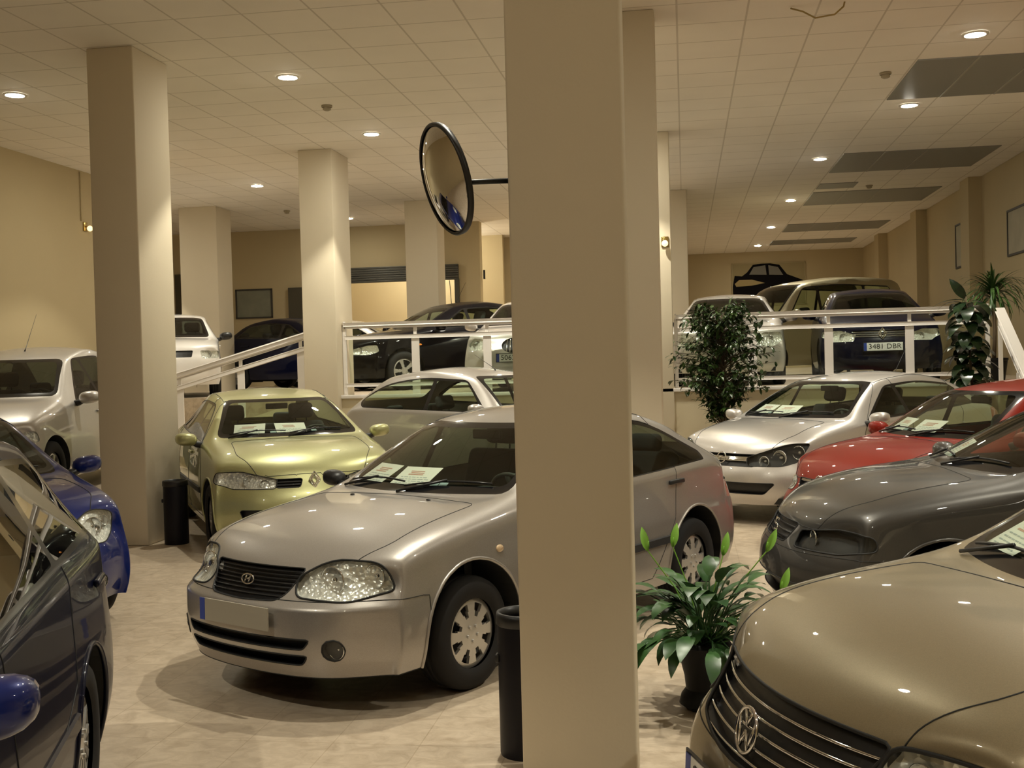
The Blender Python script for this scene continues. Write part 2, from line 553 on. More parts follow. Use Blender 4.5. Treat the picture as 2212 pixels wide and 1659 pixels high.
# ---- wheels
_wheel_cache = {}
def wheel_meshes(style, R, rr, width):
    key = (style, R, rr, width)
    if key in _wheel_cache: return _wheel_cache[key]
    bm = bmesh.new()            # tyre about z axis, outer face at +z
    w = width / 2
    prof = [(rr * 0.98, -w * .8), (rr + 0.01, -w * .95), (R - 0.035, -w), (R - 0.008, -w * .8), (R, -w * .5), (R, -w * .2), (R - .004, -w * .18), (R, -w * .15), (R, w * .15), (R - .004, w * .18), (R, w * .2), (R, w * .5), (R - 0.008, w * .8),
            (R - 0.035, w), (rr + 0.03, w * 1.0), (rr + 0.012, w * .95), (rr * 0.98, w * .84)]
    add_lathe(bm, prof, 48)
    tyre = bpy.data.meshes.new('tyre'); bmesh.ops.recalc_face_normals(bm, faces=bm.faces); bm.to_mesh(tyre); bm.free()
    tyre.materials.append(M_TYRE)
    bm = bmesh.new()
    ns = {'hub8': 8, 'five': 5, 'seven': 7, 'ten': 10, 'multi': 12}.get(style, 6)
    seg = ns * 12
    radii = [0.0, .12, .2, .27, .33, .40, .48, .56, .64, .72, .80, .86, .92, .97, 1.0]
    def zz(t): return w * (0.72 + 0.10 * (1 - t) ** 1.5 - 0.10 * max(0, t - .85) / .15)
    rings = []
    for t in radii:
        if t == 0: rings.append([bm.verts.new((0, 0, zz(0)))])
        else: rings.append([bm.verts.new((rr * t * math.cos(2 * PI * k / seg), rr * t * math.sin(2 * PI * k / seg), zz(t))) for k in range(seg)])
    for i in range(len(radii) - 1):
        tm = (radii[i] + radii[i + 1]) / 2
        for k in range(seg):
            ph = ((k + .5) / 12) % 1.0
            hole = False
            d = abs(ph - .5)
            if style == 'hub8' or style == 'six':
                hole = (.44 < tm < .88) and d < (.10 + .20 * (tm - .44) / .44) * (1 if tm < .80 else .8)
                if .20 < tm < .27 and (k // 6) % 4 == 0 and False: hole = True
            elif style == 'multi':
                hole = (.30 < tm < .90) and d < .30
            else:
                hole = (.30 < tm < .88) and d < (.26 + .10 * (tm - .3) / .58)
            if hole: continue
            if i == 0: bm.faces.new((rings[0][0], rings[1][k], rings[1][(k + 1) % seg]))
            else: bm.faces.new((rings[i][k], rings[i][(k + 1) % seg], rings[i + 1][(k + 1) % seg], rings[i + 1][k]))
    ex = bmesh.ops.extrude_face_region(bm, geom=bm.faces[:])
    for g in ex['geom']:
        if isinstance(g, bmesh.types.BMVert): g.co.z -= 0.018
    # barrel
    add_lathe(bm, [(rr, w * .62), (rr * .97, w * .5), (rr * .94, -w * .8), (rr * .985, -w * .9)], seg)
    for k in range(5):           # bolts
        a = 2 * PI * k / 5 + .3
        add_lathe(bm, [(0.0, w * .80 + .008), (.009, w * .80 + .008), (.011, w * .80 - .03)], 8, Matrix.Translation((rr * .22 * math.cos(a), rr * .22 * math.sin(a), 0)))
    bmesh.ops.recalc_face_normals(bm, faces=bm.faces)
    rim = bpy.data.meshes.new('wheel'); bm.to_mesh(rim); bm.free(); rim.materials.append(M_RIM)
    rim.polygons.foreach_set('use_smooth', [False] * len(rim.polygons))
    bm = bmesh.new()
    add_lathe(bm, [(0, -0.01), (rr * .80, -0.01), (rr * .80, -.03), (0, -.03)], 32)
    disc = bpy.data.meshes.new('brake_disc'); bm.to_mesh(disc); bm.free(); disc.materials.append(M_DARK)
    for me in (tyre,): me.polygons.foreach_set('use_smooth', [True] * len(me.polygons))
    _wheel_cache[key] = (rim, tyre, disc)
    return _wheel_cache[key]

def make_wheel(parent, x, y, p, steer=0.0):
    rim, tyre, disc = wheel_meshes(p.get('wheel', 'five'), p['R'], p['rr'], p.get('ww', 0.19))
    sg = 1 if y > 0 else -1
    o = bpy.data.objects.new('wheel', rim); link(o); o.parent = parent
    o.location = (x, y, p['R'])
    o.rotation_euler = (Matrix.Rotation(steer, 3, 'Z') @ Matrix.Rotation(-sg * PI / 2, 3, 'X')).to_euler()
    for nm, me in (('tyre', tyre), ('brake_disc', disc)):
        c = bpy.data.objects.new(nm, me); link(c); c.parent = o
    return o

# ---- interior (shared meshes)
_int = {}
def seat_mesh():
    if 'seat' in _int: return _int['seat']
    bm = bmesh.new()
    add_box(bm, (0.02, 0, 0.17), (0.50, 0.50, 0.17), bevel=0.05)
    R = Matrix.Rotation(math.radians(-17), 3, 'Y')
    add_box(bm, (-0.29, 0, 0.50), (0.14, 0.48, 0.58), R, bevel=0.055)
    add_box(bm, (0.0, 0, 0.05), (0.42, 0.40, 0.14))
    me = bpy.data.meshes.new('front_seat'); bm.to_mesh(me); bm.free(); me.materials.append(M_SEAT)
    me.polygons.foreach_set('use_smooth', [True] * len(me.polygons))
    bm = bmesh.new()
    add_box(bm, (-0.42, 0, 0.895), (0.10, 0.27, 0.17), R, bevel=0.045)
    add_tube(bm, [(-.40, .06, .74), (-.42, .06, .88)], .006, 6); add_tube(bm, [(-.40, -.06, .74), (-.42, -.06, .88)], .006, 6)
    m2 = bpy.data.meshes.new('headrest'); bm.to_mesh(m2); bm.free(); m2.materials.append(M_SEAT)
    m2.polygons.foreach_set('use_smooth', [True] * len(m2.polygons))
    _int['seat'] = (me, m2)
    return _int['seat']

def wheel_ring():
    if 'sw' in _int: return _int['sw']
    bm = bmesh.new()
    add_tube(bm, [(.185 * math.cos(2 * PI * k / 28), .185 * math.sin(2 * PI * k / 28), 0) for k in range(28)], .014, 8, closed=True)
    add_box(bm, (0, 0, -.01), (.15, .13, .05), bevel=.02)
    add_box(bm, (0, 0, -.01), (.36, .035, .015)); add_box(bm, (0, -.09, -.01), (.035, .17, .015))
    add_tube(bm, [(0, 0, -.02), (0, 0, -.30)], .03, 10)
    me = bpy.data.meshes.new('steering_wheel'); bm.to_mesh(me); bm.free(); me.materials.append(M_DASH)
    me.polygons.foreach_set('use_smooth', [True] * len(me.polygons))
    _int['sw'] = me
    return me

def interior(root, p):
    cx, cz = p['cowl']; W = p['W']; rx = p['rroof'][0]
    sm, hm = seat_mesh()
    sx = cx - 1.02
    dz = p.get('seatz', 0.30)
    for y in (.36, -.36):
        s = link(bpy.data.objects.new('front_seat', sm)); s.parent = root; s.location = (sx, y * W / .85, dz)
        h = link(bpy.data.objects.new('headrest', hm)); h.parent = s
    bm = bmesh.new()
    xr = max(rx + 0.1, sx - 0.95)
    add_box(bm, (xr, 0, dz + .17), (.48, 2 * W - .42, .2), bevel=.05)
    add_box(bm, (xr - .30, 0, dz + .47), (.14, 2 * W - .42, .52), Matrix.Rotation(math.radians(-20), 3, 'Y'), bevel=.05)
    rs = obj('rear_seat', bm, M_SEAT, root)
    for y in (.36, -.36):
        bm = bmesh.new(); add_box(bm, (xr - .39, y, dz + .78), (.09, .25, .13), bevel=.04); obj('headrest', bm, M_SEAT, rs)
    bm = bmesh.new()
    xf = cx - 0.05; xb = cx - 0.55
    zt = cz - 0.055
    hw = W - 0.17
    pts = [(xf, -hw + .08, zt), (xf - .18, -hw, zt - .01), (xb, -hw, zt - .02), (xb - .03, -hw, zt - .10), (xb + .02, -hw, zt - .45), (xf, -hw, zt - .45)]
    L_ = [bm.verts.new((a, -hw if i else -hw + .1, c)) for i, (a, b, c) in enumerate(pts)]
    R_ = [bm.verts.new((a, hw if i else hw - .1, c)) for i, (a, b, c) in enumerate(pts)]
    for i in range(6): bm.faces.new((L_[i], L_[(i + 1) % 6], R_[(i + 1) % 6], R_[i]))
    bm.faces.new(L_); bm.faces.new(list(reversed(R_)))
    bmesh.ops.recalc_face_normals(bm, faces=bm.faces)
    add_box(bm, (xb + .12, .36, zt + .02), (.22, .36, .09), bevel=.035)
    obj('dashboard', bm, M_DASH, root, smooth=False)
    sw = link(bpy.data.objects.new('steering_wheel', wheel_ring())); sw.parent = root
    sw.location = (xb - .10, .36, zt - .03)
    sw.rotation_euler = Matrix.Rotation(math.radians(-62), 3, 'Y').to_euler()
    bm = bmesh.new()
    add_box(bm, (0, 0, .24), (p['nose'] - p['tail'] - .5, 2 * W - .34, .06))
    add_box(bm, (lerp(p['wf'], p['nose'], .35), 0, .42), (.30, 2 * W - .62, .34))
    add_box(bm, ((p['wf'] + p['wr']) / 2, 0, .30), (p['wf'] - p['wr'] - 2 * p['R'] - .14, 2 * W - .16, .14))
    add_box(bm, (lerp(p['wr'], p['tail'], .5), 0, .42), (.40, 2 * W - .62, .34))
    add_box(bm, (lerp(cx, p['wf'], .5), 0, .55), (.06, 2 * W - .40, .66))
    add_box(bm, (xr - .48, 0, .52), (.05, 2 * W - .40, .6))
    obj('underbody', bm, M_RUB, root, smooth=False)
    # inner mirror
    hx, hz = p['header']
    if p.get('near', 1):
        box_obj('interior_mirror', (hx - .02, 0, hz - .10), (.03, .23, .06), M_BLK, root, bevel=.012)

def oriented(name, M, build, mat, parent):
    bm = bmesh.new(); build(bm)
    for v in bm.verts: v.co = M @ v.co
    return obj(name, bm, mat, parent)

def plate(root, M, text, w=0.52, h=0.11, grey=False):
    bm = bmesh.new(); add_box(bm, (0, 0, 0), (w, h, .008))
    for v in bm.verts: v.co = M @ v.co
    pl = obj('number_plate', bm, M_GREYPLATE if grey else M_PLATE, root, smooth=False)
    if not grey:
        bm = bmesh.new(); add_box(bm, (0, 0, -.002), (w + .02, h + .02, .006))
        for v in bm.verts: v.co = M @ v.co
        obj('plate_frame', bm, M_BLK, pl, smooth=False)
    bm = bmesh.new(); add_box(bm, (-w / 2 + .02, 0, .001), (.04, h, .0085))
    for v in bm.verts: v.co = M @ v.co
    obj('blue_band', bm, M_BLUE, pl, smooth=False)
    if text:
        me = text_mesh(text, h * 0.92)
        xs = [v.co.x for v in me.vertices]; wd = max(xs) - min(xs)
        s = (w - .085) / wd
        S = M @ Matrix.Translation((.022, 0, .005)) @ Matrix.Diagonal((s, 1.0, 1, 1))
        me.transform(S); me.materials.append(M_INK)
        o = link(bpy.data.objects.new('plate_characters', me)); o.parent = pl
    return pl
def sidep(poly, sg):
    return [((-q[0] if sg > 0 else q[0]),) + tuple(q[1:]) for q in poly]
def mirp(poly, sg):
    return [((q[0] if sg > 0 else -q[0]),) + tuple(q[1:]) for q in poly]

def surf(body, d, u, v):
    """point and normal of the shell seen along d at (u, v)"""
    d = Vector(d).normalized()
    U = Vector((0, 0, 1)).cross(d).normalized() if abs(d.z) < .99 else Vector((1, 0, 0))
    V = d.cross(U) if abs(d.z) < .99 else Vector((0, 1, 0))
    o = U * u + V * v + d * 5
    h = body.bvh.ray_cast(o, -d)
    if h[0] is None: return U * u + V * v, d
    n = h[1]
    if n.dot(d) < 0: n = -n
    return h[0], n

CARS = {}
def make_car(p, loc, heading, label, cat='car', steer=0.0, group=None, scale=1.0):
    root = empty('car', loc, math.radians(heading)); root.scale = (scale,) * 3
    tag(root, label, cat, group)
    near = p.get('near', 1)
    pm = p['paint']
    body = Body(subdivided(build_cage(p), p.get('level', 3 if near else 2), p))
    cx, cz = p['cowl']; hx, hz = p['header']; W = p['W']; rx, rz = p['rroof']; gx, gz = p['gbase']; yr = p['yroof']
    wcut = []      # (id, name, material, mode, extra)
    # windscreen
    bz = p.get('ws_z', (cz + .015, hz - .02)); by = p.get('ws_y', (W - .035 - .145, yr - .035))
    poly = [(-by[0], bz[0], .07), (by[0], bz[0], .07), (by[1], bz[1], .08), (-by[1], bz[1], .08)]
    k = body.cut(poly, (1, 0, 0), face=.2, test=lambda c: c.x > hx - .3 and c.z > cz - .03)
    ix, iy = .035, .03
    poly2 = [(-by[0] + .045, bz[0] + .035, .06), (by[0] - .045, bz[0] + .035, .06), (by[1] - .035, bz[1] - .03, .06), (-by[1] + .035, bz[1] - .03, .06)]
    k2 = body.cut(poly2, (1, 0, 0), face=.1, ids=(k,))
    wcut.append((k, 'windscreen_surround', M_SEAL)); wcut.append((k2, 'windscreen', p['glass']))
    # rear window
    if p.get('rearwin', 1):
        z0, z1 = p.get('rw_z', (gz + .03, rz - .03)); y0, y1 = p.get('rw_y', (p.get('ytail', .62) - .08, yr - .06))
        k = body.cut([(-y0, z0, .07), (y0, z0, .07), (y1, z1, .07), (-y1, z1, .07)], (-1, 0, 0), face=.12, test=lambda c: c.x < rx + .1)
        wcut.append((k, 'rear_window', p['glass']))
    # side glass
    for sg in (1, -1):
        d = (0, sg, 0)
        if not p.get('dlo'): break
        k = body.cut(sidep(p['dlo'], sg), d, r=.03, face=.25, test=lambda c: c.y * sg > .3)
        wcut.append((k, 'window_surround', M_SEAL))
        for g in p['side_glass']:
            k2 = body.cut(sidep(g, sg), d, r=.03, ids=(k,), face=.1)
            wcut.append((k2, 'side_window', p.get('glass_side', p['glass'])))
    # front details
    feats = []
    for L_ in p.get('lights', []):
        for sg in (1, -1):
            if L_.get('only') and L_['only'] != sg: continue
            a = math.radians(L_['a']); d = (math.cos(a), math.sin(a) * sg, 0)
            ur = -(p['nose'] - .2) * math.sin(a) + (W - .22) * math.cos(a)      # polygons are given relative to the corner of the nose
            pl_ = [(q[0] + ur,) + tuple(q[1:]) for q in L_['poly']]
            k = body.cut(mirp(pl_, sg), d, r=L_.get('r', .03), face=.05, test=lambda c: c.y * sg > -.05 and c.x > 0)
            feats.append((k, dict(L_, ur=ur), sg, d))
    for L_ in p.get('tails', []):
        for sg in (1, -1):
            a = math.radians(L_['a']); d = (-math.cos(a), math.sin(a) * sg, 0)
            ur = -(p['tail'] + .2) * math.sin(a) - (W - .22) * math.cos(a)
            k = body.cut([(((ur - q[0]) * sg),) + tuple(q[1:]) for q in L_['poly']], d, r=L_.get('r', .03), face=.05, test=lambda c: c.y * sg > -.05 and c.x < 0)
            wcut.append((k, 'tail_lamp', L_.get('mat', M_REDL)))
    for G in p.get('holes', []):     # dark openings in the nose, seen from the front
        k = body.cut(G['poly'], (1, 0, 0), r=G.get('r', .02), face=.05, test=lambda c: c.x > 0)
        feats.append((k, G, 0, (1, 0, 0)))
    # arches
    ra = p['R'] + p.get('archgap', .045)
    lips = []
    for wx in (p['wf'], p['wr']):
        for sg in (1, -1):
            pts = [(wx + ra * math.cos(PI * t / 24), p['R'] + .01 + ra * math.sin(PI * t / 24), 0) for t in range(25)] + [(wx - ra, 0, 0), (wx + ra, 0, 0)]
            liner = bmesh.new()
            inner = body.cut(sidep(pts, sg), (0, sg, 0), r=0, face=.0, ids=(0,), test=lambda c: c.y * sg > .3, remove=True)
            S_ = set(inner)
            es = [e for f in inner for e in f.edges if len(e.link_faces) == 2 and len([x for x in e.link_faces if x in S_]) == 1]
            vmap = {}
            for e in es:
                q = []
                for v in e.verts:
                    if v not in vmap:
                        vmap[v] = (liner.verts.new(v.co), liner.verts.new((v.co.x, sg * .40, v.co.z)))
                    q.append(vmap[v])
                try: liner.faces.new((q[0][0], q[1][0], q[1][1], q[0][1]))
                except ValueError: pass
            cc = [v.co.copy() for v in vmap]
            if cc:
                cc.sort(key=lambda c: -math.atan2(c.z - .2, c.x - wx))
                lips.append(cc)
            cap = [liner.verts.new((wx + ra * 1.02 * math.cos(PI * t / 16), sg * .42, p['R'] + ra * 1.02 * math.sin(PI * t / 16))) for t in range(17)]
            cap += [liner.verts.new((wx - ra * 1.02, sg * .42, .15)), liner.verts.new((wx + ra * 1.02, sg * .42, .15))]
            try: liner.faces.new(cap)
            except ValueError: pass
            bmesh.ops.delete(body.bm, geom=inner, context='FACES')
            obj('wheel_arch_liner', liner, M_RUB, root, smooth=False)
    if near and p.get('archlip', 1):
        for cc in lips:
            bm = bmesh.new(); add_tube(bm, thin(cc, .03), .010, 6, caps=False)
            obj('wheel_arch_lip', bm, pm, root)
    # panels
    seams = bmesh.new()
    def panel(name, k, mat, parent=root):
        b = body.extract(k)
        if not b.faces: b.free(); return None
        if near: seam_into(seams, boundary_loops(b), .0032 if near < 2 else .0025)
        return bm_obj_n(name, b, mat, parent)
    if p.get('hood'):
        k = body.cut(p['hood'], (0, 0, 1), r=.06, face=.12, test=lambda c: c.x > cx - .25 and c.z > p['lip'] - .05)
        panel('hood', k, pm)
    for nm, poly in p.get('doors', []):
        for sg in (1, -1):
            k = body.cut(sidep(poly, sg), (0, sg, 0), r=.05, face=.2, test=lambda c: c.y * sg > .3)
            dr = panel(nm, k, pm)
    for (hxx, hzz) in p.get('handles', []):
        for sg in (1, -1):
            c, nn = surf(body, (0, sg, 0), -hxx if sg > 0 else hxx, hzz)
            M = Matrix.Translation(c + nn * .012) @ frame(nn).to_4x4()
            bm = bmesh.new(); add_box(bm, (0, 0, 0), (.19, .03, .022), bevel=.009)
            for v in bm.verts: v.co = M @ v.co
            obj('door_handle', bm, p.get('handle_mat', pm), root)
    if near and p.get('bumper_z'):
        zb_, xb_ = p['bumper_z'], p['bumper_x']
        fs = [f for f in body.bm.faces if f.material_index == 0]
        for co, no in ((Vector((0, 0, zb_)), Vector((0, 0, 1))), (Vector((xb_, 0, 0)), Vector((-1, 0, 0)))):
            geom = set(fs)
            for f in fs: geom.update(f.edges); geom.update(f.verts)
            r_ = bmesh.ops.bisect_plane(body.bm, geom=list(geom), dist=1e-5, plane_co=co, plane_no=no)
            fs = [g for g in r_['geom'] if isinstance(g, bmesh.types.BMFace) and (g.calc_center_median() - co).dot(no) < 0]
        k = body.next; body.next += 1
        for f in fs: f.material_index = k
        panel('front_bumper', k, p.get('bumper_mat', pm))
    # features
    for k, L_, sg, d in feats:
        nm = L_['name']; mat = L_['mat']
        src = body.extract(k)
        if not src.faces: src.free(); continue
        if near: seam_into(seams, boundary_loops(src), L_.get('edge', .004))
        if L_.get('lens'):
            lens = bm_obj_n(nm, src, M_LENS, root)
            inn = body.extract(k); recess(inn, L_.get('depth', .045), (-.8 * d[0], -.5 * d[1], 0))
            ho = obj('reflector', inn, L_.get('refl', M_REFL), lens, smooth=False)
            for (u, v, r, *ex) in L_.get('bowls', []):
                bm = bmesh.new()
                c, nn = surf(body, d, (u + L_['ur']) * sg, v)
                ax = Vector((1, .12 * sg, 0)).normalized()
                M = Matrix.Translation(c - ax * .012 - Vector((.012, 0, 0))) @ frame(ax).to_4x4()
                add_lathe(bm, [(r, 0.0), (r * .96, -.012), (r * .72, -.03), (r * .35, -.045), (0.0, -.05)], 24, M)
                add_lathe(bm, [(r * 1.06, -.002), (r * 1.06, .004), (r, .004), (r * .99, -.01)], 24, M)
                add_lathe(bm, [(0, -.008), (r * .20, -.012), (r * .22, -.045)], 12, M)
                obj('lamp_bowl', bm, L_.get('bowlmat', M_CHROME), lens)
            for (poly, m2, nm2) in L_.get('inner', []):
                k3 = Body.cut(body, mirp(poly, sg), d, r=.01, ids=(k,), face=-1)
                b3 = body.extract(k3, offset=-.012)
                if b3.faces: bm_obj_n(nm2, b3, m2, lens)
                else: b3.free()
        else:
            bars = []
            for (poly, m2, nm2, th) in L_.get('bars', []):
                k3 = body.cut(poly if sg == 0 else mirp(poly, sg), d, r=L_.get('barr', .004), ids=(k,), face=-1)
                b3 = body.extract(k3, offset=-.004)
                if b3.faces: bars.append((nm2, b3, m2, th))
                for f in body.bm.faces:
                    if f.material_index == k3: f.material_index = k
            inn = src
            if L_.get('depth', .03) > 0: recess(inn, L_.get('depth', .03), (-d[0], -d[1], 0))
            ho = obj(nm, inn, mat, root, smooth=False)
            for nm2, b3, m2, th in bars:
                bo = bm_obj_n(nm2, b3, m2, ho)
                so = bo.modifiers.new('s', 'SOLIDIFY'); so.thickness = th; so.offset = -1
    # glass and the rest
    for k, nm, mat in wcut:
        b = body.extract(k)
        if b.faces:
            if near and nm == 'side_window': pass
            bm_obj_n(nm, b, mat, root)
        else: b.free()
    b = body.extract(0)
    if near and seams.verts: obj('panel_gap', seams, M_RUB, root)
    else: seams.free()
    bm_obj_n('body', b, pm, root)
    # wheels, interior
    yw = W - p.get('wheelin', .025) - p.get('ww', .19) / 2
    for wx in (p['wf'], p['wr']):
        for y in (yw, -yw): make_wheel(root, wx, y, p, steer if wx == p['wf'] else 0)
    if p.get('interior', 1): interior(root, p)
    # mirrors
    mx, mz = p.get('mirror', (cx - .35, p['belt'][0] + .07))
    for sg in (1, -1):
        bm = bmesh.new()
        bmesh.ops.create_uvsphere(bm, u_segments=20, v_segments=12, radius=1)
        for v in bm.verts:
            x, y, z = v.co
            x = math.copysign(abs(x) ** .8, x); z = math.copysign(abs(z) ** .75, z); y = math.copysign(abs(y) ** .8, y)
            if x < -.35: x = -.35
            ms = p.get('mirror_size', 1.0)
            v.co = (mx + (x * .085 + abs(y) * -.01) * ms, sg * (W + .085 + y * .105 * ms), mz + (z * .065 + y * .008) * ms)
        mo = obj('side_mirror', bm, p.get('mirror_mat', pm), root)
        bm = bmesh.new(); add_box(bm, (mx - .031 * ms, sg * (W + .085), mz), (.004, .15 * ms, .09 * ms), bevel=.001)
        obj('mirror_glass', bm, M_MIRROR, mo)
        bm = bmesh.new(); add_tube(bm, [(mx + .02, sg * (W - .10), mz - .07), (mx + .01, sg * (W - .01), mz - .05), (mx, sg * (W + .05), mz - .02)], [.04, .03, .025], 8)
        obj('mirror_arm', bm, M_BLK, mo)
    # wipers
    if near:
        for (ya, yb) in ((-.02, .52), (-.58, -.05)):
            P = []
            for t in range(7):
                y = lerp(ya, yb, t / 6)
                c, nn = surf(body, (1, 0, 0), y, cz + .035 + .018 * math.sin(PI * t / 6) + .02 * t / 6)
                P.append(c + nn * .014)
            bm = bmesh.new(); add_tube(bm, P, .006, 6)
            add_tube(bm, [P[0] + Vector((.05, -.02, -.03)), P[3] + Vector((.004, 0, .008))], .008, 6)
            obj('wiper', bm, M_BLK, root)
    if p.get('antenna'):
        c, nn = surf(body, (0, 0, 1), p['antenna'][0], p['antenna'][1])
        bm = bmesh.new(); dx = p['antenna'][2]
        add_tube(bm, [c, c + Vector((dx * .08, 0, .03)), c + Vector((dx, 0, p['antenna'][3]))], [.009, .004, .0018], 6)
        obj('antenna', bm, M_BLK, root)
    for P_ in p.get('plates', []):
        c, nn = surf(body, (1 if P_['end'] > 0 else -1, 0, 0), P_.get('y', 0) * P_['end'], P_['z'])
        nn = Vector((nn.x, 0, nn.z * .5)).normalized()
        M = Matrix.Translation(c + nn * P_.get('off', .012)) @ frame(nn).to_4x4()
        plate(root, M, P_.get('text'), grey=P_.get('grey', False))
    for E_ in p.get('emblems', []):
        if E_.get('top'): c, nn = surf(body, (0, 0, 1), E_['x'], 0)
        else: c, nn = surf(body, (1, 0, 0), 0, E_['z'])
        if E_.get('flat'): nn = (nn + Vector((1.2, 0, 0))).normalized()
        M = Matrix.Translation(c + nn * E_.get('off', .006)) @ frame(nn).to_4x4() @ Matrix.Diagonal((E_['s'], E_['s'], E_['s'], 1))
        bm = bmesh.new(); EMB[E_['kind']](bm)
        for v in bm.verts: v.co = M @ v.co
        obj('emblem', bm, E_.get('mat', M_CHROME), root)
    for S_ in p.get('strips', []):    # rub strips along the side
        for sg in (1, -1):
            P = []
            for t in range(21):
                x = lerp(S_['x0'], S_['x1'], t / 20); z = lerp(S_['z0'], S_['z1'], t / 20)
                c, nn = surf(body, (0, sg, 0), -x if sg > 0 else x, z); P.append((c, nn))
            bm = bmesh.new(); rows = []
            for c, nn in P:
                upv = Vector((0, 0, 1)); hh = S_['h'] / 2
                rows.append([bm.verts.new(c - upv * hh - nn * .003), bm.verts.new(c - upv * hh * .8 + nn * S_.get('t', .012)), bm.verts.new(c + upv * hh * .8 + nn * S_.get('t', .012)), bm.verts.new(c + upv * hh - nn * .003)])
            for A, B in zip(rows, rows[1:]):
                for q in range(3): bm.faces.new((A[q], A[q + 1], B[q + 1], B[q]))
            bm.faces.new(rows[0]); bm.faces.new(rows[-1])
            bmesh.ops.recalc_face_normals(bm, faces=bm.faces)
            obj(S_.get('name', 'side_strip'), bm, S_['mat'], root, smooth=False)
    for D_ in p.get('discs', []):    # small round or oval details on the shell
        for sg in D_.get('sides', (1, -1)):
            dd = {'S': (0, sg, 0), 'F': (1, 0, 0), 'T': (0, 0, 1)}[D_['v']]
            u = D_['u'] * (-sg if D_['v'] == 'S' else (sg if D_['v'] == 'F' else 1)); v_ = D_['z'] * (sg if D_['v'] == 'T' else 1)
            c, nn = surf(body, dd, u, v_)
            M = Matrix.Translation(c + nn * D_.get('off', .003)) @ frame(nn, up=Vector((0, 0, 1)) if abs(nn.z) < .9 else Vector((0, 1, 0))).to_4x4() @ Matrix.Diagonal((D_['w'] / 2, D_['h'] / 2, 1, 1))
            bm = bmesh.new(); add_lathe(bm, [(1.0, -.01), (1.0, .001), (.9, .004), (0, .006)], 20, M)
            obj(D_['name'], bm, D_['mat'], root)
    root['_k'] = 1; del root['_k']
    return root, body

# ---- maker's badges, unit size (radius 1) in the xy plane
def bar2(bm, a, b, w, z=.0, h=.12):
    a = Vector((*a, z)); b = Vector((*b, z)); d = (b - a); L_ = d.length; ang = math.atan2(d.y, d.x)
    add_box(bm, (a + b) / 2, (L_, w, h), Matrix.Rotation(ang, 3, 'Z'))
def ring2(bm, rx_, ry_, t, n=36):
    add_tube(bm, [(rx_ * math.cos(2 * PI * k / n), ry_ * math.sin(2 * PI * k / n), 0) for k in range(n)], t, 8, closed=True)
def emb_vw(bm):
    ring2(bm, 1, 1, .09)
    bar2(bm, (-.36, .90), (0, .20), .13); bar2(bm, (.36, .90), (0, .20), .13)
    bar2(bm, (-.82, .50), (-.42, -.80), .13); bar2(bm, (-.42, -.80), (0, -.02), .13)
    bar2(bm, (.82, .50), (.42, -.80), .13); bar2(bm, (.42, -.80), (0, -.02), .13)
def emb_h(bm):
    ring2(bm, 1.0, .55, .09)
    bar2(bm, (-.42, -.36), (-.22, .40), .17); bar2(bm, (.22, -.40), (.42, .36), .17); bar2(bm, (-.32, -.06), (.32, .08), .15)
def emb_diamond(bm):
    for s in (1, .62):
        q = [(0, s * 1.1), (s * .72, 0), (0, -s * 1.1), (-s * .72, 0)]
        for i in range(4): bar2(bm, q[i], q[(i + 1) % 4], .16)
def emb_blitz(bm):
    ring2(bm, 1, 1, .1); bar2(bm, (-1, .12), (.25, .05), .16); bar2(bm, (-.25, -.05), (1, -.12), .16)
def emb_star(bm):
    ring2(bm, 1, 1, .08)
    for k in range(3): bar2(bm, (0, 0), (math.sin(2 * PI * k / 3), math.cos(2 * PI * k / 3)), .1)
def emb_s(bm):
    for (a, b) in (((-.7, .7), (.8, .7)), ((-.7, .7), (-.7, .1)), ((-.7, .1), (.7, -.1)), ((.7, -.1), (.7, -.7)), ((.7, -.7), (-.8, -.7))): bar2(bm, a, b, .26)
def emb_ring(bm):
    ring2(bm, 1, 1, .1); add_lathe(bm, [(.8, 0), (.5, .05), (0, .06)], 20)
EMB = dict(vw=emb_vw, h=emb_h, diamond=emb_diamond, blitz=emb_blitz, star=emb_star, s=emb_s, ring=emb_ring)

def price_sheet(root, p, y, label, s=(.30, .21), tilt=0.0, up=.10, tint=M_PAPER, k=0):
    """sheet of paper lying against the inside of the windscreen"""
    cx, cz = p['cowl']; hx, hz = p['header']
    bvh = p['_bvh']
    d = Vector((1, 0, 0))
    h = bvh.ray_cast(Vector((5, y, cz + up)), -d)
    c, n = h[0], h[1]
    if n.x < 0: n = -n
    R = frame(n)
    M = Matrix.Translation(c - n * .022) @ R.to_4x4() @ Matrix.Rotation(tilt, 4, 'Z')
    e = bpy.data.objects.new('price_sheet', None); e.empty_display_size = .1; link(e)
    W_ = Matrix.Translation(root.location) @ Matrix.Rotation(root.rotation_euler.z, 4, 'Z')
    e.matrix_world = W_ @ M
    tag(e, label, 'paper')
    bm = bmesh.new(); add_box(bm, (0, 0, 0), (s[0], s[1], .001))
    obj('sheet', bm, tint, e, smooth=False)
    rr = random.Random(k)
    bm = bmesh.new()
    for i in range(3):
        x = rr.uniform(-.03, .0)
        add_box(bm, (x, s[1] * .28 - i * .012 * 1.4, .0012), (s[0] * rr.uniform(.35, .5), .009, .0006))
    obj('red_lines', bm, M_PRINT_R, e, smooth=False)
    bm = bmesh.new()
    for i in range(4):
        x = -s[0] * .38
        yy = -.002 - i * s[1] * .10
        while x < s[0] * .36:
            w = rr.uniform(.015, .045); add_box(bm, (x + w / 2, yy, .0012), (w, .006, .0006)); x += w + .010
    obj('text_lines', bm, M_PRINT_G, e, smooth=False)
    return e
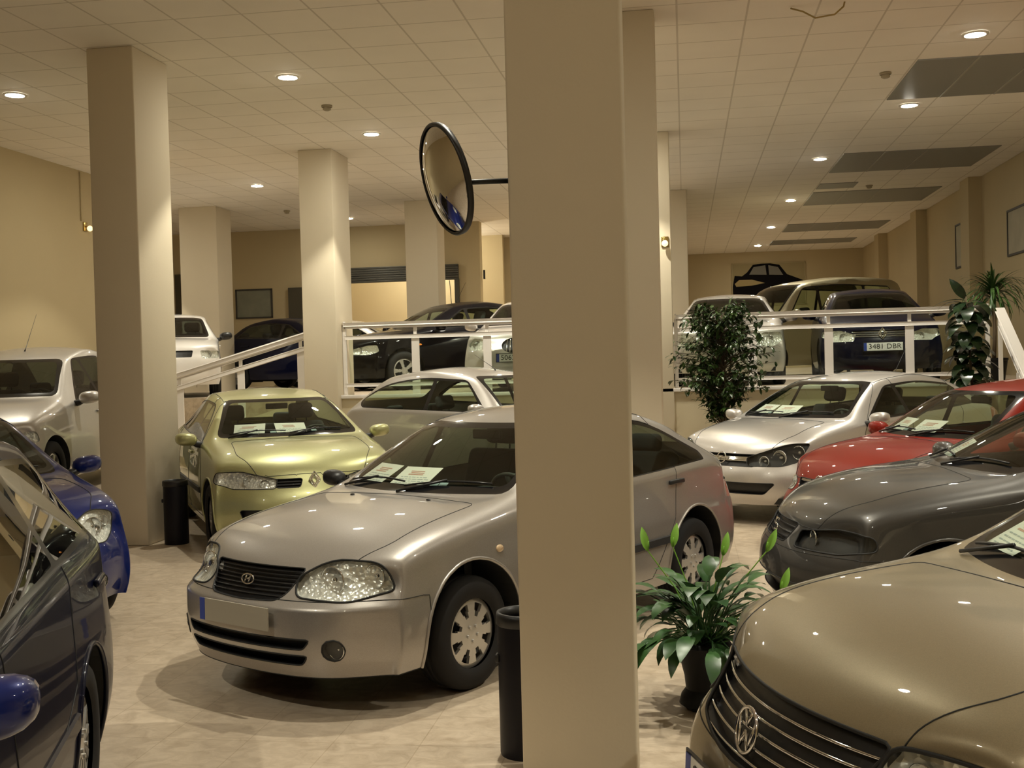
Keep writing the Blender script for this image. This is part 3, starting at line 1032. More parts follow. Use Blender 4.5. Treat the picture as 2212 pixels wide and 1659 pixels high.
# ================================================================ THE ROOM
CEIL = 4.775
PLAT = 1.22
M_WALL = plaster('wall_cream', (0.50, 0.41, 0.25), 0.04)
M_COLM = plaster('column_cream', (0.66, 0.58, 0.44), 0.03, 0.8)
M_SIDE = plaster('platform_stucco', (0.62, 0.54, 0.38), 0.06, 2.0)

def ceiling_mat():
    m = principled('ceiling_tiles', (0.90, 0.84, 0.755), 0.85, spec=0.2)
    N, L, b = nodes_of(m)
    tc = N.new('ShaderNodeTexCoord'); sp = N.new('ShaderNodeSeparateXYZ'); L.new(tc.outputs['Object'], sp.inputs[0])
    P = 0.627
    outs = []
    for ax, off in ((0, 2.50), (1, 12.53)):
        a = N.new('ShaderNodeMath'); a.operation = 'ADD'; a.inputs[1].default_value = 100 * P - off + .008
        md = N.new('ShaderNodeMath'); md.operation = 'MODULO'; md.inputs[1].default_value = P
        lt = N.new('ShaderNodeMath'); lt.operation = 'LESS_THAN'; lt.inputs[1].default_value = 0.018
        L.new(sp.outputs[ax], a.inputs[0]); L.new(a.outputs[0], md.inputs[0]); L.new(md.outputs[0], lt.inputs[0]); outs.append(lt)
    mxm = N.new('ShaderNodeMath'); mxm.operation = 'MAXIMUM'; L.new(outs[0].outputs[0], mxm.inputs[0]); L.new(outs[1].outputs[0], mxm.inputs[1])
    nz = N.new('ShaderNodeTexNoise'); nz.inputs['Scale'].default_value = 1.5; L.new(tc.outputs['Object'], nz.inputs[0])
    mr = N.new('ShaderNodeMapRange'); mr.inputs[3].default_value = .94; mr.inputs[4].default_value = 1.05; L.new(nz.outputs[0], mr.inputs[0])
    mul = N.new('ShaderNodeMix'); mul.data_type = 'RGBA'; mul.blend_type = 'MULTIPLY'; mul.inputs[0].default_value = 1; mul.inputs[6].default_value = (0.90, 0.84, 0.755, 1); L.new(mr.outputs[0], mul.inputs[7])
    mx = N.new('ShaderNodeMix'); mx.data_type = 'RGBA'; mx.inputs[7].default_value = (0.66, 0.60, 0.52, 1)
    L.new(mxm.outputs[0], mx.inputs[0]); L.new(mul.outputs[2], mx.inputs[6]); L.new(mx.outputs[2], b.inputs['Base Color'])
    bp = N.new('ShaderNodeBump'); bp.inputs['Distance'].default_value = .01; bp.inputs['Strength'].default_value = .5; bp.invert = True
    L.new(mxm.outputs[0], bp.inputs['Height']); L.new(bp.outputs[0], b.inputs['Normal'])
    return m
M_CEIL = ceiling_mat()

def floor_mat():
    m = principled('marble_floor', (0.66, 0.55, 0.41), 0.32, spec=0.35)
    N, L, b = nodes_of(m)
    tc = N.new('ShaderNodeTexCoord'); mp = N.new('ShaderNodeMapping'); mp.inputs['Rotation'].default_value = (0, 0, .5); mp.inputs['Scale'].default_value = (1, 1.3, 1)
    nz = N.new('ShaderNodeTexNoise'); nz.inputs['Scale'].default_value = 9; nz.inputs['Detail'].default_value = 8; nz.inputs['Roughness'].default_value = .65; nz.inputs['Distortion'].default_value = .8
    cr = N.new('ShaderNodeValToRGB'); cr.color_ramp.elements[0].position = .30; cr.color_ramp.elements[0].color = (0.40, 0.315, 0.225, 1); cr.color_ramp.elements[1].position = .62; cr.color_ramp.elements[1].color = (0.57, 0.47, 0.355, 1)
    L.new(tc.outputs['Object'], mp.inputs[0]); L.new(mp.outputs[0], nz.inputs[0]); L.new(nz.outputs[0], cr.inputs[0])
    br = N.new('ShaderNodeTexBrick'); br.offset = 0; br.inputs['Scale'].default_value = 1; br.inputs['Brick Width'].default_value = .4; br.inputs['Row Height'].default_value = .4; br.inputs['Mortar Size'].default_value = .003
    br.inputs['Color1'].default_value = (1, 1, 1, 1); br.inputs['Color2'].default_value = (.93, .93, .93, 1); br.inputs['Mortar'].default_value = (.78, .76, .72, 1)
    L.new(tc.outputs['Object'], br.inputs[0])
    mx = N.new('ShaderNodeMix'); mx.data_type = 'RGBA'; mx.blend_type = 'MULTIPLY'; mx.inputs[0].default_value = 1
    L.new(cr.outputs[0], mx.inputs[6]); L.new(br.outputs[0], mx.inputs[7]); L.new(mx.outputs[2], b.inputs['Base Color'])
    return m
M_FLOOR = floor_mat()

def struct(name, c, s, mat, bevel=0.0, parent=None):
    o = box_obj(name, c, s, mat, parent, bevel)
    if parent is None: o['kind'] = 'structure'
    return o
def span(name, x0, x1, y0, y1, z0, z1, mat, bevel=0.0, kind='structure', parent=None):
    o = box_obj(name, ((x0 + x1) / 2, (y0 + y1) / 2, (z0 + z1) / 2), (x1 - x0, y1 - y0, z1 - z0), mat, parent, bevel)
    if parent is None and kind: o['kind'] = kind
    return o

span('floor', -13, 6.5, -4, 36.5, -.1, 0, M_FLOOR)
span('ceiling', -13, 6.5, -4, 36.5, CEIL, CEIL + .1, M_CEIL)
span('wall_left', -9.45, -9.15, -4, 16.9, 0, CEIL, M_WALL)
span('wall_outer_left', -13, -12.6, 16.8, 25, 0, CEIL, M_WALL)
span('wall_return_left', -12.7, -9.4, 16.7, 16.9, 0, CEIL, M_WALL)
span('wall_right', 5.35, 5.65, -4, 35.2, 0, CEIL, M_WALL)
span('wall_rear', -9.2, 5.5, -4, -3.7, 0, CEIL, M_WALL)
span('wall_far', -.3, 5.5, 35.0, 35.3, 0, CEIL, M_WALL)
# back wall on the left, with the wide opening under the shutter
span('wall_back', -12.8, -7.62, 24.5, 24.8, 0, CEIL, M_WALL)
span('wall_back_lintel', -7.62, -4.98, 24.5, 24.8, 3.52, CEIL, M_WALL)
span('wall_back_pier', -4.98, -4.45, 24.5, 24.8, 0, CEIL, M_WALL)
span('wall_passage', -4.6, -.2, 28.0, 28.3, 0, CEIL, M_WALL)
span('wall_beyond', -8.6, -4.4, 27.4, 27.6, 0, CEIL, M_WALL)
span('wall_beyond_side', -8.7, -8.5, 24.7, 27.5, 0, CEIL, M_WALL)
span('wall_divider', -.35, -.15, 22.0, 35.2, 0, CEIL, M_WALL)
for y in (21.35, 26.0, 30.9):
    span('trim_pilaster', 5.12, 5.36, y, y + .62, 0, CEIL, M_WALL)

def column(x0, x1, y0, y1, label):
    r = empty('column', ((x0 + x1) / 2, (y0 + y1) / 2, 0)); tag(r, label, 'column'); r['kind'] = 'structure'
    box_obj('shaft', (0, 0, CEIL / 2), (x1 - x0, y1 - y0, CEIL), M_COLM, r, .012)
    return r
col1 = column(-.682, -.222, 4.42, 4.62, 'large cream square column in the foreground, nearest to the camera')
column(-.68, -.21, 10.1, 10.5, 'cream column directly behind the nearest column')
column(-.62, -.16, 15.62, 15.68 + .3, 'cream column lit by a wall lamp, at the front of the raised platform')
column(-.45, .09, 21.2, 21.7, 'cream column farthest back in the middle row on the platform')
column(-5.6, -5.13, 10.05, 10.78, 'tall cream column on the left beside the yellow-green car')
column(-5.43, -4.93, 15.50, 16.3, 'brightly lit cream column between the ramp railing and the platform railing')
column(-9.57, -8.81, 20.4, 21.1, 'cream column beside the white hatchback on the raised level')
column(-5.25, -4.62, 20.95, 21.6, 'cream column in front of the roller shutter')

# dark skylight panels in the ceiling
M_SKYL = principled('skylight_grey', (0.25, 0.245, 0.22), 0.45)
M_SKYF = principled('skylight_frame', (0.36, 0.34, 0.29), 0.6)
for i, (x0, x1, y0, y1, lb) in enumerate(((2.52, 5.3, 12.53, 14.41, 'dark grey skylight panel nearest the camera at upper right'), (2.52, 4.85, 18.15, 20.03, 'dark grey skylight panel, second in the row along the right ceiling'), (2.52, 3.2, 21.3, 21.95, 'small dark ceiling panel between the second and third skylights'),
                          (2.52, 4.9, 22.4, 24.3, 'dark grey skylight panel, third in the row along the right ceiling'), (2.52, 4.9, 27.8, 29.5, 'dark grey skylight panel, fourth in the row along the right ceiling'), (2.45, 4.7, 31.7, 32.9, 'farthest dark skylight panel near the back wall'))):
    r = empty('skylight', ((x0 + x1) / 2, (y0 + y1) / 2, CEIL)); tag(r, lb, 'skylight', 'skylights in the ceiling on the right')
    w, h = x1 - x0, y1 - y0
    box_obj('panel', (0, 0, -.006), (w, h, .012), M_SKYL, r)
    if w > 1:
        for k in range(1, int(w / .62)):
            box_obj('glazing_bar', (-w / 2 + k * .627, 0, -.014), (.022, h, .006), M_SKYF, r)

# downlights
M_TRIM = principled('lamp_trim', (0.85, 0.82, 0.76), 0.3)
M_BULB = principled('lamp_glow', (1, 1, 1), 0.5, emit=LAMP_COL, es=LENS_EMIT)
_dl = {}
def downlight(x, y, label, power=1.0, visible=True):
    r = empty('downlight', (x, y, CEIL)); tag(r, label, 'ceiling light', 'round recessed downlights')
    if not _dl:
        bm = bmesh.new(); add_lathe(bm, [(.095, -.002), (.125, -.004), (.128, -.014), (.10, -.018), (.092, -.008)], 32)
        me = bpy.data.meshes.new('lamp_ring'); bm.to_mesh(me); bm.free(); me.materials.append(M_TRIM); _dl['r'] = me
        bm = bmesh.new(); add_lathe(bm, [(0, -.030), (.05, -.026), (.085, -.014), (.095, -.003)], 32)
        me = bpy.data.meshes.new('lamp_glass'); bmesh.ops.recalc_face_normals(bm, faces=bm.faces); bm.to_mesh(me); bm.free(); me.materials.append(M_BULB); _dl['g'] = me
    for nm, k in (('lamp_ring', 'r'), ('lamp_glass', 'g')):
        o = link(bpy.data.objects.new(nm, _dl[k])); o.parent = r
    ld = bpy.data.lights.new('downlight_beam', 'SPOT'); ld.energy = SPOT_W * power; ld.color = LAMP_COL
    ld.spot_size = math.radians(93); ld.spot_blend = .28; ld.shadow_soft_size = .03
    lo = link(bpy.data.objects.new('downlight_beam', ld)); lo.parent = r; lo.location = (0, 0, -.06)
    return r
LAMPS = [(-7.27, 11.5, 'downlight at far left of the ceiling, left of the left column'), (-4.12, 11.52, 'downlight between the left column and the convex mirror, nearer one'),
         (-4.09, 14.64, 'downlight above and left of the convex mirror, farther one'), (-7.14, 18.28, 'downlight seen between the left column and the bright column'),
         (-6.98, 22.99, 'small far downlight just right of the bright column'), (2.88, 11.64, 'downlight in the upper right corner before the first skylight'),
         (2.86, 14.8, 'downlight just beyond the first skylight'), (2.2, 18.51, 'downlight beside the second skylight'), (2.18, 23.38, 'downlight beside the third skylight'),
         (2.15, 28.2, 'downlight beside the fourth skylight'), (2.13, 32.9, 'farthest downlight near the back wall on the right')]
for x, y, lb in LAMPS: downlight(x, y, lb, .5 if x < -7.2 else 1.0)
for x, y in ((-.9, 7.0), (2.88, 8.4), (-.9, 5.3), (2.88, 5.3), (2.88, 2.2), (-.9, -.9), (-4.12, -.9), (-4.12, 2.2)): downlight(x, y, 'downlight in the ceiling above and behind the camera')  # unseen lamps: grid carried nearer, rearmost ones added to brighten the near column
for x, y in ((-.9, 11.5), (-.9, 14.64), (-7.2, 14.64), (-4.0, 18.3), (-10.9, 19.2), (-.9, 18.3), (-2.4, 18.6), (-2.4, 23.2), (-2.6, 26.3)): downlight(x, y, 'downlight hidden behind a column', .5 if (x, y) == (-7.2, 14.64) else 1.0)
ld = bpy.data.lights.new('room_beyond_lamp', 'POINT'); ld.energy = 90; ld.color = LAMP_COL; ld.shadow_soft_size = .1
lo = link(bpy.data.objects.new('room_beyond_lamp', ld)); lo.location = (-6.2, 26.0, 4.2)

# smoke detectors
M_DET = principled('detector_beige', (0.36, 0.30, 0.20), 0.5)
for x, y, lb in ((-4.15, 12.93, 'smoke detector on the ceiling between the left downlights'), (2.27, 13.03, 'smoke detector on the ceiling left of the first skylight'), (3.47, 21.8, 'small smoke detector between the second and third skylights'), (-7.78, 21.47, 'far smoke detector left of the bright column')):
    r = empty('smoke_detector', (x, y, CEIL)); tag(r, lb, 'smoke detector', 'smoke detectors')
    bm = bmesh.new(); add_lathe(bm, [(0, 0), (.065, 0), (.065, -.02), (.055, -.025)], 20); obj('base', bm, M_DET, r)
    bm = bmesh.new(); add_lathe(bm, [(.045, -.02), (.05, -.05), (.03, -.062), (0, -.064)], 20); obj('sensor', bm, M_DET, r)
bm = bmesh.new(); add_tube(bm, [(1.0, 10.35, CEIL - .01), (1.1, 10.3, CEIL - .06), (1.22, 10.42, CEIL - .09), (1.38, 10.35, CEIL - .09), (1.45, 10.30, CEIL - .04), (1.46, 10.3, CEIL)], .008, 6)
tag(obj('cable', bm, principled('cable_yellow', (.35, .25, .08), .5)), 'loose yellowish cable hanging from the ceiling tiles right of the big column', 'cable')

# platform, ramp, stairs
bm = bmesh.new()
add_box(bm, (.25, 25.6, PLAT / 2), (10.3, 19.8, PLAT)); 
plat = obj('floor_platform', bm, M_FLOOR, None, smooth=False); plat['kind'] = 'structure'
span('floor_platform_left', -12.8, -4.9, 16.5, 28.2, 0, PLAT, M_FLOOR)
span('trim_platform_front', -4.93, 4.0, 15.66, 15.70, 0, PLAT - .02, M_SIDE)
span('trim_platform_edge', -4.93, 4.0, 15.62, 15.72, PLAT - .03, PLAT + .02, M_WHITE, .005)
bm = bmesh.new()
v = [bm.verts.new(q) for q in ((-5.4, 15.8, 0), (-9.15, 15.8, 0), (-9.15, 15.8, .12), (-5.4, 15.8, PLAT), (-5.4, 16.5, 0), (-9.15, 16.5, 0), (-9.15, 16.5, .12), (-5.4, 16.5, PLAT))]
for f in ((0, 1, 2, 3), (7, 6, 5, 4), (3, 2, 6, 7), (1, 5, 6, 2), (0, 3, 7, 4)): bm.faces.new([v[i] for i in f])
bmesh.ops.recalc_face_normals(bm, faces=bm.faces)
o = obj('floor_ramp', bm, M_SIDE, None, smooth=False); o['kind'] = 'structure'
span('floor_dais', -9.1, -5.9, 9.2, 13.6, 0, .42, M_FLOOR)
span('floor_landing', -5.42, -4.9, 16.3, 16.49, 0, PLAT, M_FLOOR)
for i in range(6):
    span('floor_step', 4.1, 5.35, 13.9 + .3 * i, 15.7, .2 * i, .2 * (i + 1), M_SIDE)

def railing(label, pts, posts, z_drop=1.0, ramp=False, ext=None):
    """pts: two ends of the hand rail (top centre); posts: list of parameters t"""
    A, B = Vector(pts[0]), Vector(pts[1])
    r = empty('railing', (A.x, A.y, A.z - 1.0)); tag(r, label, 'railing')
    o = -Vector((A.x, A.y, A.z - 1.0))
    D = B - A; L_ = D.length; d = D.normalized()
    side = d.cross(Vector((0, 0, 1))).normalized(); up = side.cross(d)
    R = Matrix((d, side, up)).transposed()
    def bar(nm, dz, hgt, th, bev=.01):
        return box_obj(nm, (A + B) / 2 + Vector((0, 0, dz)) + o, (L_, th, hgt), M_WHITE, r, bev, R)
    bar('hand_rail', -.02, .055, .075, .02)
    bar('hand_rail_base', -.065, .03, .05, .004)
    bar('middle_rail', -.21, .055, .045, .006)
    if not ramp: bar('bottom_rail', -.90, .05, .045, .006)
    for i, t in enumerate(posts):
        P = A + D * t + o
        bm = bmesh.new()
        e = z_drop if not ext else ext[i]
        end = t in (0, 1)
        add_box(bm, P + Vector((0, 0, -.14)), (.045, .03, .16))
        if end:
            add_box(bm, P + Vector((0, 0, -.06 - (e - .06) / 2)), (.05, .05, e - .06), bevel=.004)
        else:
            add_box(bm, P + Vector((0, 0, -.21 - (e - .21) / 2)), (.115 if d.z == 0 else .11, .02, e - .21), bevel=.004)
        obj('post', bm, M_WHITE, r, smooth=False)
    if not ramp:
        for i in range(len(posts) - 1):
            P0 = A + D * posts[i] + o; P1 = A + D * posts[i + 1] + o
            w = (P1 - P0).length - .13
            c = (P0 + P1) / 2 + Vector((0, 0, -.555))
            box_obj('glass_pane', c, (w, .006, .63), M_PANE, r, 0, R)
    return r
M_PANE = glass('rail_glass', (0.90, 0.94, 0.90), ior=1.3)
railing('white railing with glass panes on the platform, between the bright column and the big column', ((-4.9, 15.78, 2.28), (-.62, 15.78, 2.28)), [0, .247, .493, .74, 1], 1.06)
railing('white railing with glass panes on the platform, right of the big column', ((-.12, 15.78, 2.25), (4.0, 15.78, 2.25)), [0, .252, .50, .757, 1], 1.03)
railing('white sloping ramp railing on the left, behind the yellow-green car', ((-5.5, 15.75, 2.14), (-8.6, 15.75, 1.30)), [.02, .32, .63, .96], 1.0, True, [1.05, 1.15, 1.42, 1.1])
railing('white steep stair railing at the right edge of the platform', ((4.14, 15.7, 2.20), (4.14, 13.9, .95)), [0, .5, 1], .98, True, [1.0, 1.3, .97])

# convex mirror on the near column
mr = empty('convex_mirror', (-.95, 4.50, 2.44)); tag(mr, 'round convex traffic mirror with black rim on an arm fixed to the nearest column', 'mirror')
def view_dir(px, py):
    c = Vector((px - 1106.0, 829.5 - py, -FPX)); return (cam.matrix_world.to_3x3() @ c).normalized()
vd = view_dir(961, 388); cr_ = cam.matrix_world.to_3x3() @ Vector((1, 0, 0)); cu_ = cam.matrix_world.to_3x3() @ Vector((0, 1, 0))
mn = (cr_ * -.975 + cu_ * -.235) * math.sin(math.radians(67)) - vd * math.cos(math.radians(67))
mn.normalize()
mc = Vector((0, 0, CAM_H)) + vd * (4.52 / vd.y)
mr.location = mc
Rm = frame(mn)
bm = bmesh.new(); prof = [(0, .052)]
for i in range(1, 15):
    t = i / 14; prof.append((.222 * t, .052 * (1 - t * t)))
add_lathe(bm, prof, 64, Rm.to_4x4()); bmesh.ops.recalc_face_normals(bm, faces=bm.faces)
obj('mirror_glass', bm, M_MIRROR, mr)
bm = bmesh.new(); add_lathe(bm, [(.218, .006), (.226, .010), (.234, .002), (.232, -.016), (.20, -.026), (0, -.034)], 64, Rm.to_4x4()); obj('rim', bm, M_BLK, mr)
bm = bmesh.new(); P0 = -mn * .03 + Vector((.0, 0, -.02))
P1 = Vector((-.69, 4.52, 2.425)) - mc
add_tube(bm, [P0, P0 + (P1 - P0) * .2 , P1 + Vector((.02, 0, 0))], .011, 10)
add_box(bm, P1 + Vector((.004, 0, 0)), (.012, .05, .09))
obj('bracket_arm', bm, M_BLK, mr)

# litter bins
def litter_bin(x, y, label):
    r = empty('litter_bin', (x, y, 0)); tag(r, label, 'bin', 'black cylindrical bins')
    bm = bmesh.new(); add_lathe(bm, [(0, 0), (.112, 0), (.115, .01), (.115, .60), (.112, .61), (.105, .61), (.105, .30), (0, .30)], 36)
    autosmooth(obj('shell', bm, M_BIN, r))
    bm = bmesh.new(); add_lathe(bm, [(.115, .56), (.121, .565), (.121, .60), (.117, .615), (.104, .615), (.104, .58)], 36); obj('collar', bm, M_BLK, r)
    bm = bmesh.new(); add_box(bm, (-.112, -.03, .42), (.02, .05, .035), bevel=.006); obj('latch', bm, M_BLK, r)
    return r
litter_bin(-.712, 4.75, 'black cylindrical bin beside the nearest column')
litter_bin(-4.90, 10.18, 'black cylindrical bin beside the tall left column')

# wall lamps
def sconce(x, y, z, nx, ny, label, w):
    r = empty('wall_lamp', (x, y, z)); tag(r, label, 'wall lamp')
    n = Vector((nx, ny, 0))
    bm = bmesh.new(); add_box(bm, n * .012, (.10 if ny else .024, .10 if nx else .024, .14), bevel=.004); obj('back_plate', bm, principled('brass', (.5, .36, .12), .25, 1), r)
    bm = bmesh.new(); add_tube(bm, [n * .02, n * .08, n * .09 + Vector((0, 0, -.03))], .012, 8); obj('bracket', bm, principled('brass', (.5, .36, .12), .25, 1), r)
    bm = bmesh.new(); bmesh.ops.create_uvsphere(bm, u_segments=20, v_segments=12, radius=.045)
    for v in bm.verts: v.co += n * .09 + Vector((0, 0, -.03))
    obj('globe', bm, principled('globe_glass', (.8, .65, .4), .15, coat=1, emit=(1, .75, .4), es=w), r)
    return r
sconce(-9.15, 16.2, 3.92, 1, 0, 'small brass globe lamp high on the left wall beside the left column', 1.2)
bm = bmesh.new(); add_tube(bm, [(-9.14, 16.1, 4.0), (-9.14, 16.1, CEIL - .02)], .012, 6); tag(obj('conduit', bm, M_WALL), 'thin cream conduit rising above the small wall lamp on the left wall', 'conduit')
sconce(-.24, 15.62, 3.26, 0, -1, 'small square wall lamp on the brightly lit column behind the big column', .8)
M_FRAME = principled('frame_dark', (.03, .025, .02), .5)
def picture(x0, y0, z0, x1, y1, z1, n, mats, label, inner=None):
    """flat framed picture from corner to corner, n = wall normal"""
    A = Vector((x0, y0, z0)); B = Vector((x1, y1, z1)); C_ = (A + B) / 2
    r = empty('framed_picture', C_); tag(r, label, 'picture')
    n = Vector(n); w = math.hypot(x1 - x0, y1 - y0); h = abs(z1 - z0)
    R = frame(n).to_4x4()
    def part(nm, vsl, mat):
        bm = bmesh.new()
        for c, s in vsl: add_box(bm, c, s)
        for v in bm.verts: v.co = R @ v.co
        return obj(nm, bm, mat, r, smooth=False)
    t = .035
    part('frame', [((0, h / 2, .012), (w + t, t, .024)), ((0, -h / 2, .012), (w + t, t, .024)), ((w / 2, 0, .012), (t, h, .024)), ((-w / 2, 0, .012), (t, h, .024))], M_FRAME)
    part('picture', [((0, 0, .006), (w - t, h - t, .008))], mats)
    return r, R, part
picture(5.35, 22.2, 3.27, 5.35, 23.3, 4.10, (-1, 0, 0), plaster('print_beige', (.42, .38, .28), .2, 3), 'framed picture between the two pilasters on the right wall')
picture(5.35, 18.0, 3.2, 5.35, 19.7, 3.93, (-1, 0, 0), plaster('print_beige', (.42, .38, .28), .2, 3), 'large framed picture at the right edge on the right wall')
picture(-10.15, 24.5, 2.8, -9.3, 24.5, 3.44, (0, -1, 0), plaster('print_greygreen', (.22, .22, .17), .25, 4), 'grey-green framed picture on the back wall above the dark cars')
# poster of an old car on the far wall
pr, PR, part = picture(1.47, 35.0, 3.15, 3.65, 35.0, 4.43, (0, -1, 0), plaster('poster_paper', (.34, .28, .15), .15, 2), 'poster of an old black car on the far wall above the platform')
pr['category'] = 'poster'
for o_ in pr.children:
    if o_.name.startswith('frame'): o_.data.materials[0] = plaster('poster_edge', (.40, .33, .19), .1, 2)
M_PB = principled('poster_black', (.006, .005, .006), .8, spec=.1); M_PG = principled('poster_glass', (.16, .15, .12), .6); M_PT = principled('poster_tan', (.35, .26, .10), .6)
def flat(nm, poly, z, mat):
    bm = bmesh.new(); vs_ = [bm.verts.new((x * 1.1, y * 1.12 + .03, z)) for x, y in poly]; bm.faces.new(vs_)
    e = bmesh.ops.extrude_face_region(bm, geom=bm.faces[:])
    for g in e['geom']:
        if isinstance(g, bmesh.types.BMVert): g.co.z += .003
    for v in bm.verts: v.co = PR @ v.co
    bmesh.ops.recalc_face_normals(bm, faces=bm.faces)
    return obj(nm, bm, mat, pr, smooth=False)
flat('printed_car', [(-.95, -.55), (-.98, -.1), (-.92, .22), (-.72, .20), (-.58, .30), (-.42, .50), (-.05, .55), (.30, .48), (.50, .22), (.92, .05), (1.0, -.1), (.80, -.3), (.55, -.55)], .011, M_PB)
flat('printed_window', [(-.52, .24), (-.40, .44), (-.08, .48), (-.05, .22)], .015, M_PG)
flat('printed_window', [(.02, .22), (0, .48), (.26, .42), (.40, .20)], .015, M_PG)
flat('printed_wing', [(-.92, .0), (-.80, .10), (-.45, .10), (-.10, .0), (-.45, -.06), (-.88, -.08)], .015, M_PT)

# roller shutter box and dark signs on the back wall
r = empty('roller_shutter', (-6.3, 24.5, 3.5)); tag(r, 'dark grey rolled-up shutter above the opening in the back wall', 'shutter')
M_SHUT = principled('shutter_grey', (.09, .085, .07), .4, .5)
bm = bmesh.new()
for i in range(7): add_box(bm, (0, -.06 - .012 * (i % 2), .02 + .05 * i), (2.75, .10, .046), bevel=.008)
obj('slats', bm, M_SHUT, r, smooth=False)
box_obj('guide_rail', (1.33, -.05, -1.12), (.10, .08, 2.26), M_SHUT, r); box_obj('guide_rail', (-1.33, -.05, -1.12), (.06, .08, 2.26), M_SHUT, r)
bm = bmesh.new(); add_tube(bm, [(1.17, -.08, -.02), (1.23, -.08, -1.1)], .008, 6); obj('pull_cord', bm, M_BLK, r)
tag(span('dark_panel', -8.88, -8.2, 24.42, 24.498, 2.55, 3.45, principled('panel_brown', (.06, .05, .03), .5), kind=None), 'dark brown panel on the back wall just left of the bright column', 'panel')
tag(span('dark_panel', -11.6, -11.05, 24.42, 24.498, 2.7, 3.85, principled('panel_brown', (.06, .05, .03), .5), kind=None), 'tall dark panel on the back wall just right of the left column', 'panel')
tag(span('wall_switch', -4.40, -4.36, 24.6, 24.64, 3.5, 3.7, M_BLK, kind=None), 'small dark switch on the wall edge right of the shutter', 'switch')
# ================================================================ THE CARS
M_AMBER = principled('pale_amber', (0.62, 0.45, 0.28), 0.2, coat=1)
P_SILVER = paint('paint_silver', (0.38, 0.355, 0.33), .6, .38)
P_SILVER2 = paint('paint_silver_bright', (0.52, 0.49, 0.46), .55, .38)
P_SAND = paint('paint_champagne', (0.30, 0.25, 0.16), .5, .38)
P_LIME = paint('paint_lime', (0.44, 0.44, 0.215), .45, .38)
P_RED = paint('paint_red', (0.20, 0.011, 0.004), .0, .45, .6, spec=.08)
P_GREY = paint('paint_dark_grey', (0.055, 0.052, 0.048), .5, .38, .8)
P_NAVY = paint('paint_navy', (0.003, 0.004, 0.016), .0, .3, .45, spec=.05)
P_BLUE = paint('paint_blue', (0.005, 0.014, 0.11), .2, .35, .8, spec=.1)
P_BLACK = paint('paint_black', (0.004, 0.0035, 0.005), .0, .3, .5, spec=.05)
P_WHITE = paint('paint_white', (0.78, 0.75, 0.72), .0, .35)
P_BEIGE = paint('paint_beige_van', (0.42, 0.37, 0.24), .5, .36)

def dlo(x0, z0, x1, z1, x2, z2, x3, z3, x4, z4):
    return [(x0, z0), (x1, z1), (x2, z2), (x3, z3), (x4, z4)]

def spec(**k):
    d = dict(W=.86, H=1.43, nose=2.0, tail=-2.05, tailz=.95, cowl=(.95, .97), header=(.18, 1.36), rroof=(-1.2, 1.34), gbase=(-1.75, 1.02), yroof=.53, lip=.72, belt=(.93, .96),
             front=[(.60, 2.0), (.52, 2.05), (.42, 2.08), (.29, 2.07), (.19, 2.02)], rear=[(.78, -2.08), (.62, -2.14), (.48, -2.16), (.34, -2.15), (.22, -2.08)],
             R=.30, rr=.19, wf=1.25, wr=-1.25, glass=M_GLASS_G, wheel='seven', paint=P_SILVER)
    d.update(k)
    N = d['nose']; T = d['tail']
    if 'front' not in k: d['front'] = [(d['lip'] - .12, N + .0), (d['lip'] - .19, N + .05), (.44, N + .07), (.30, N + .06), (.20, N + .01)]
    if 'rear' not in k: d['rear'] = [(d['tailz'] - .18, T - .02), (.62, T - .06), (.48, T - .08), (.34, T - .07), (.22, T - .01)]
    return d

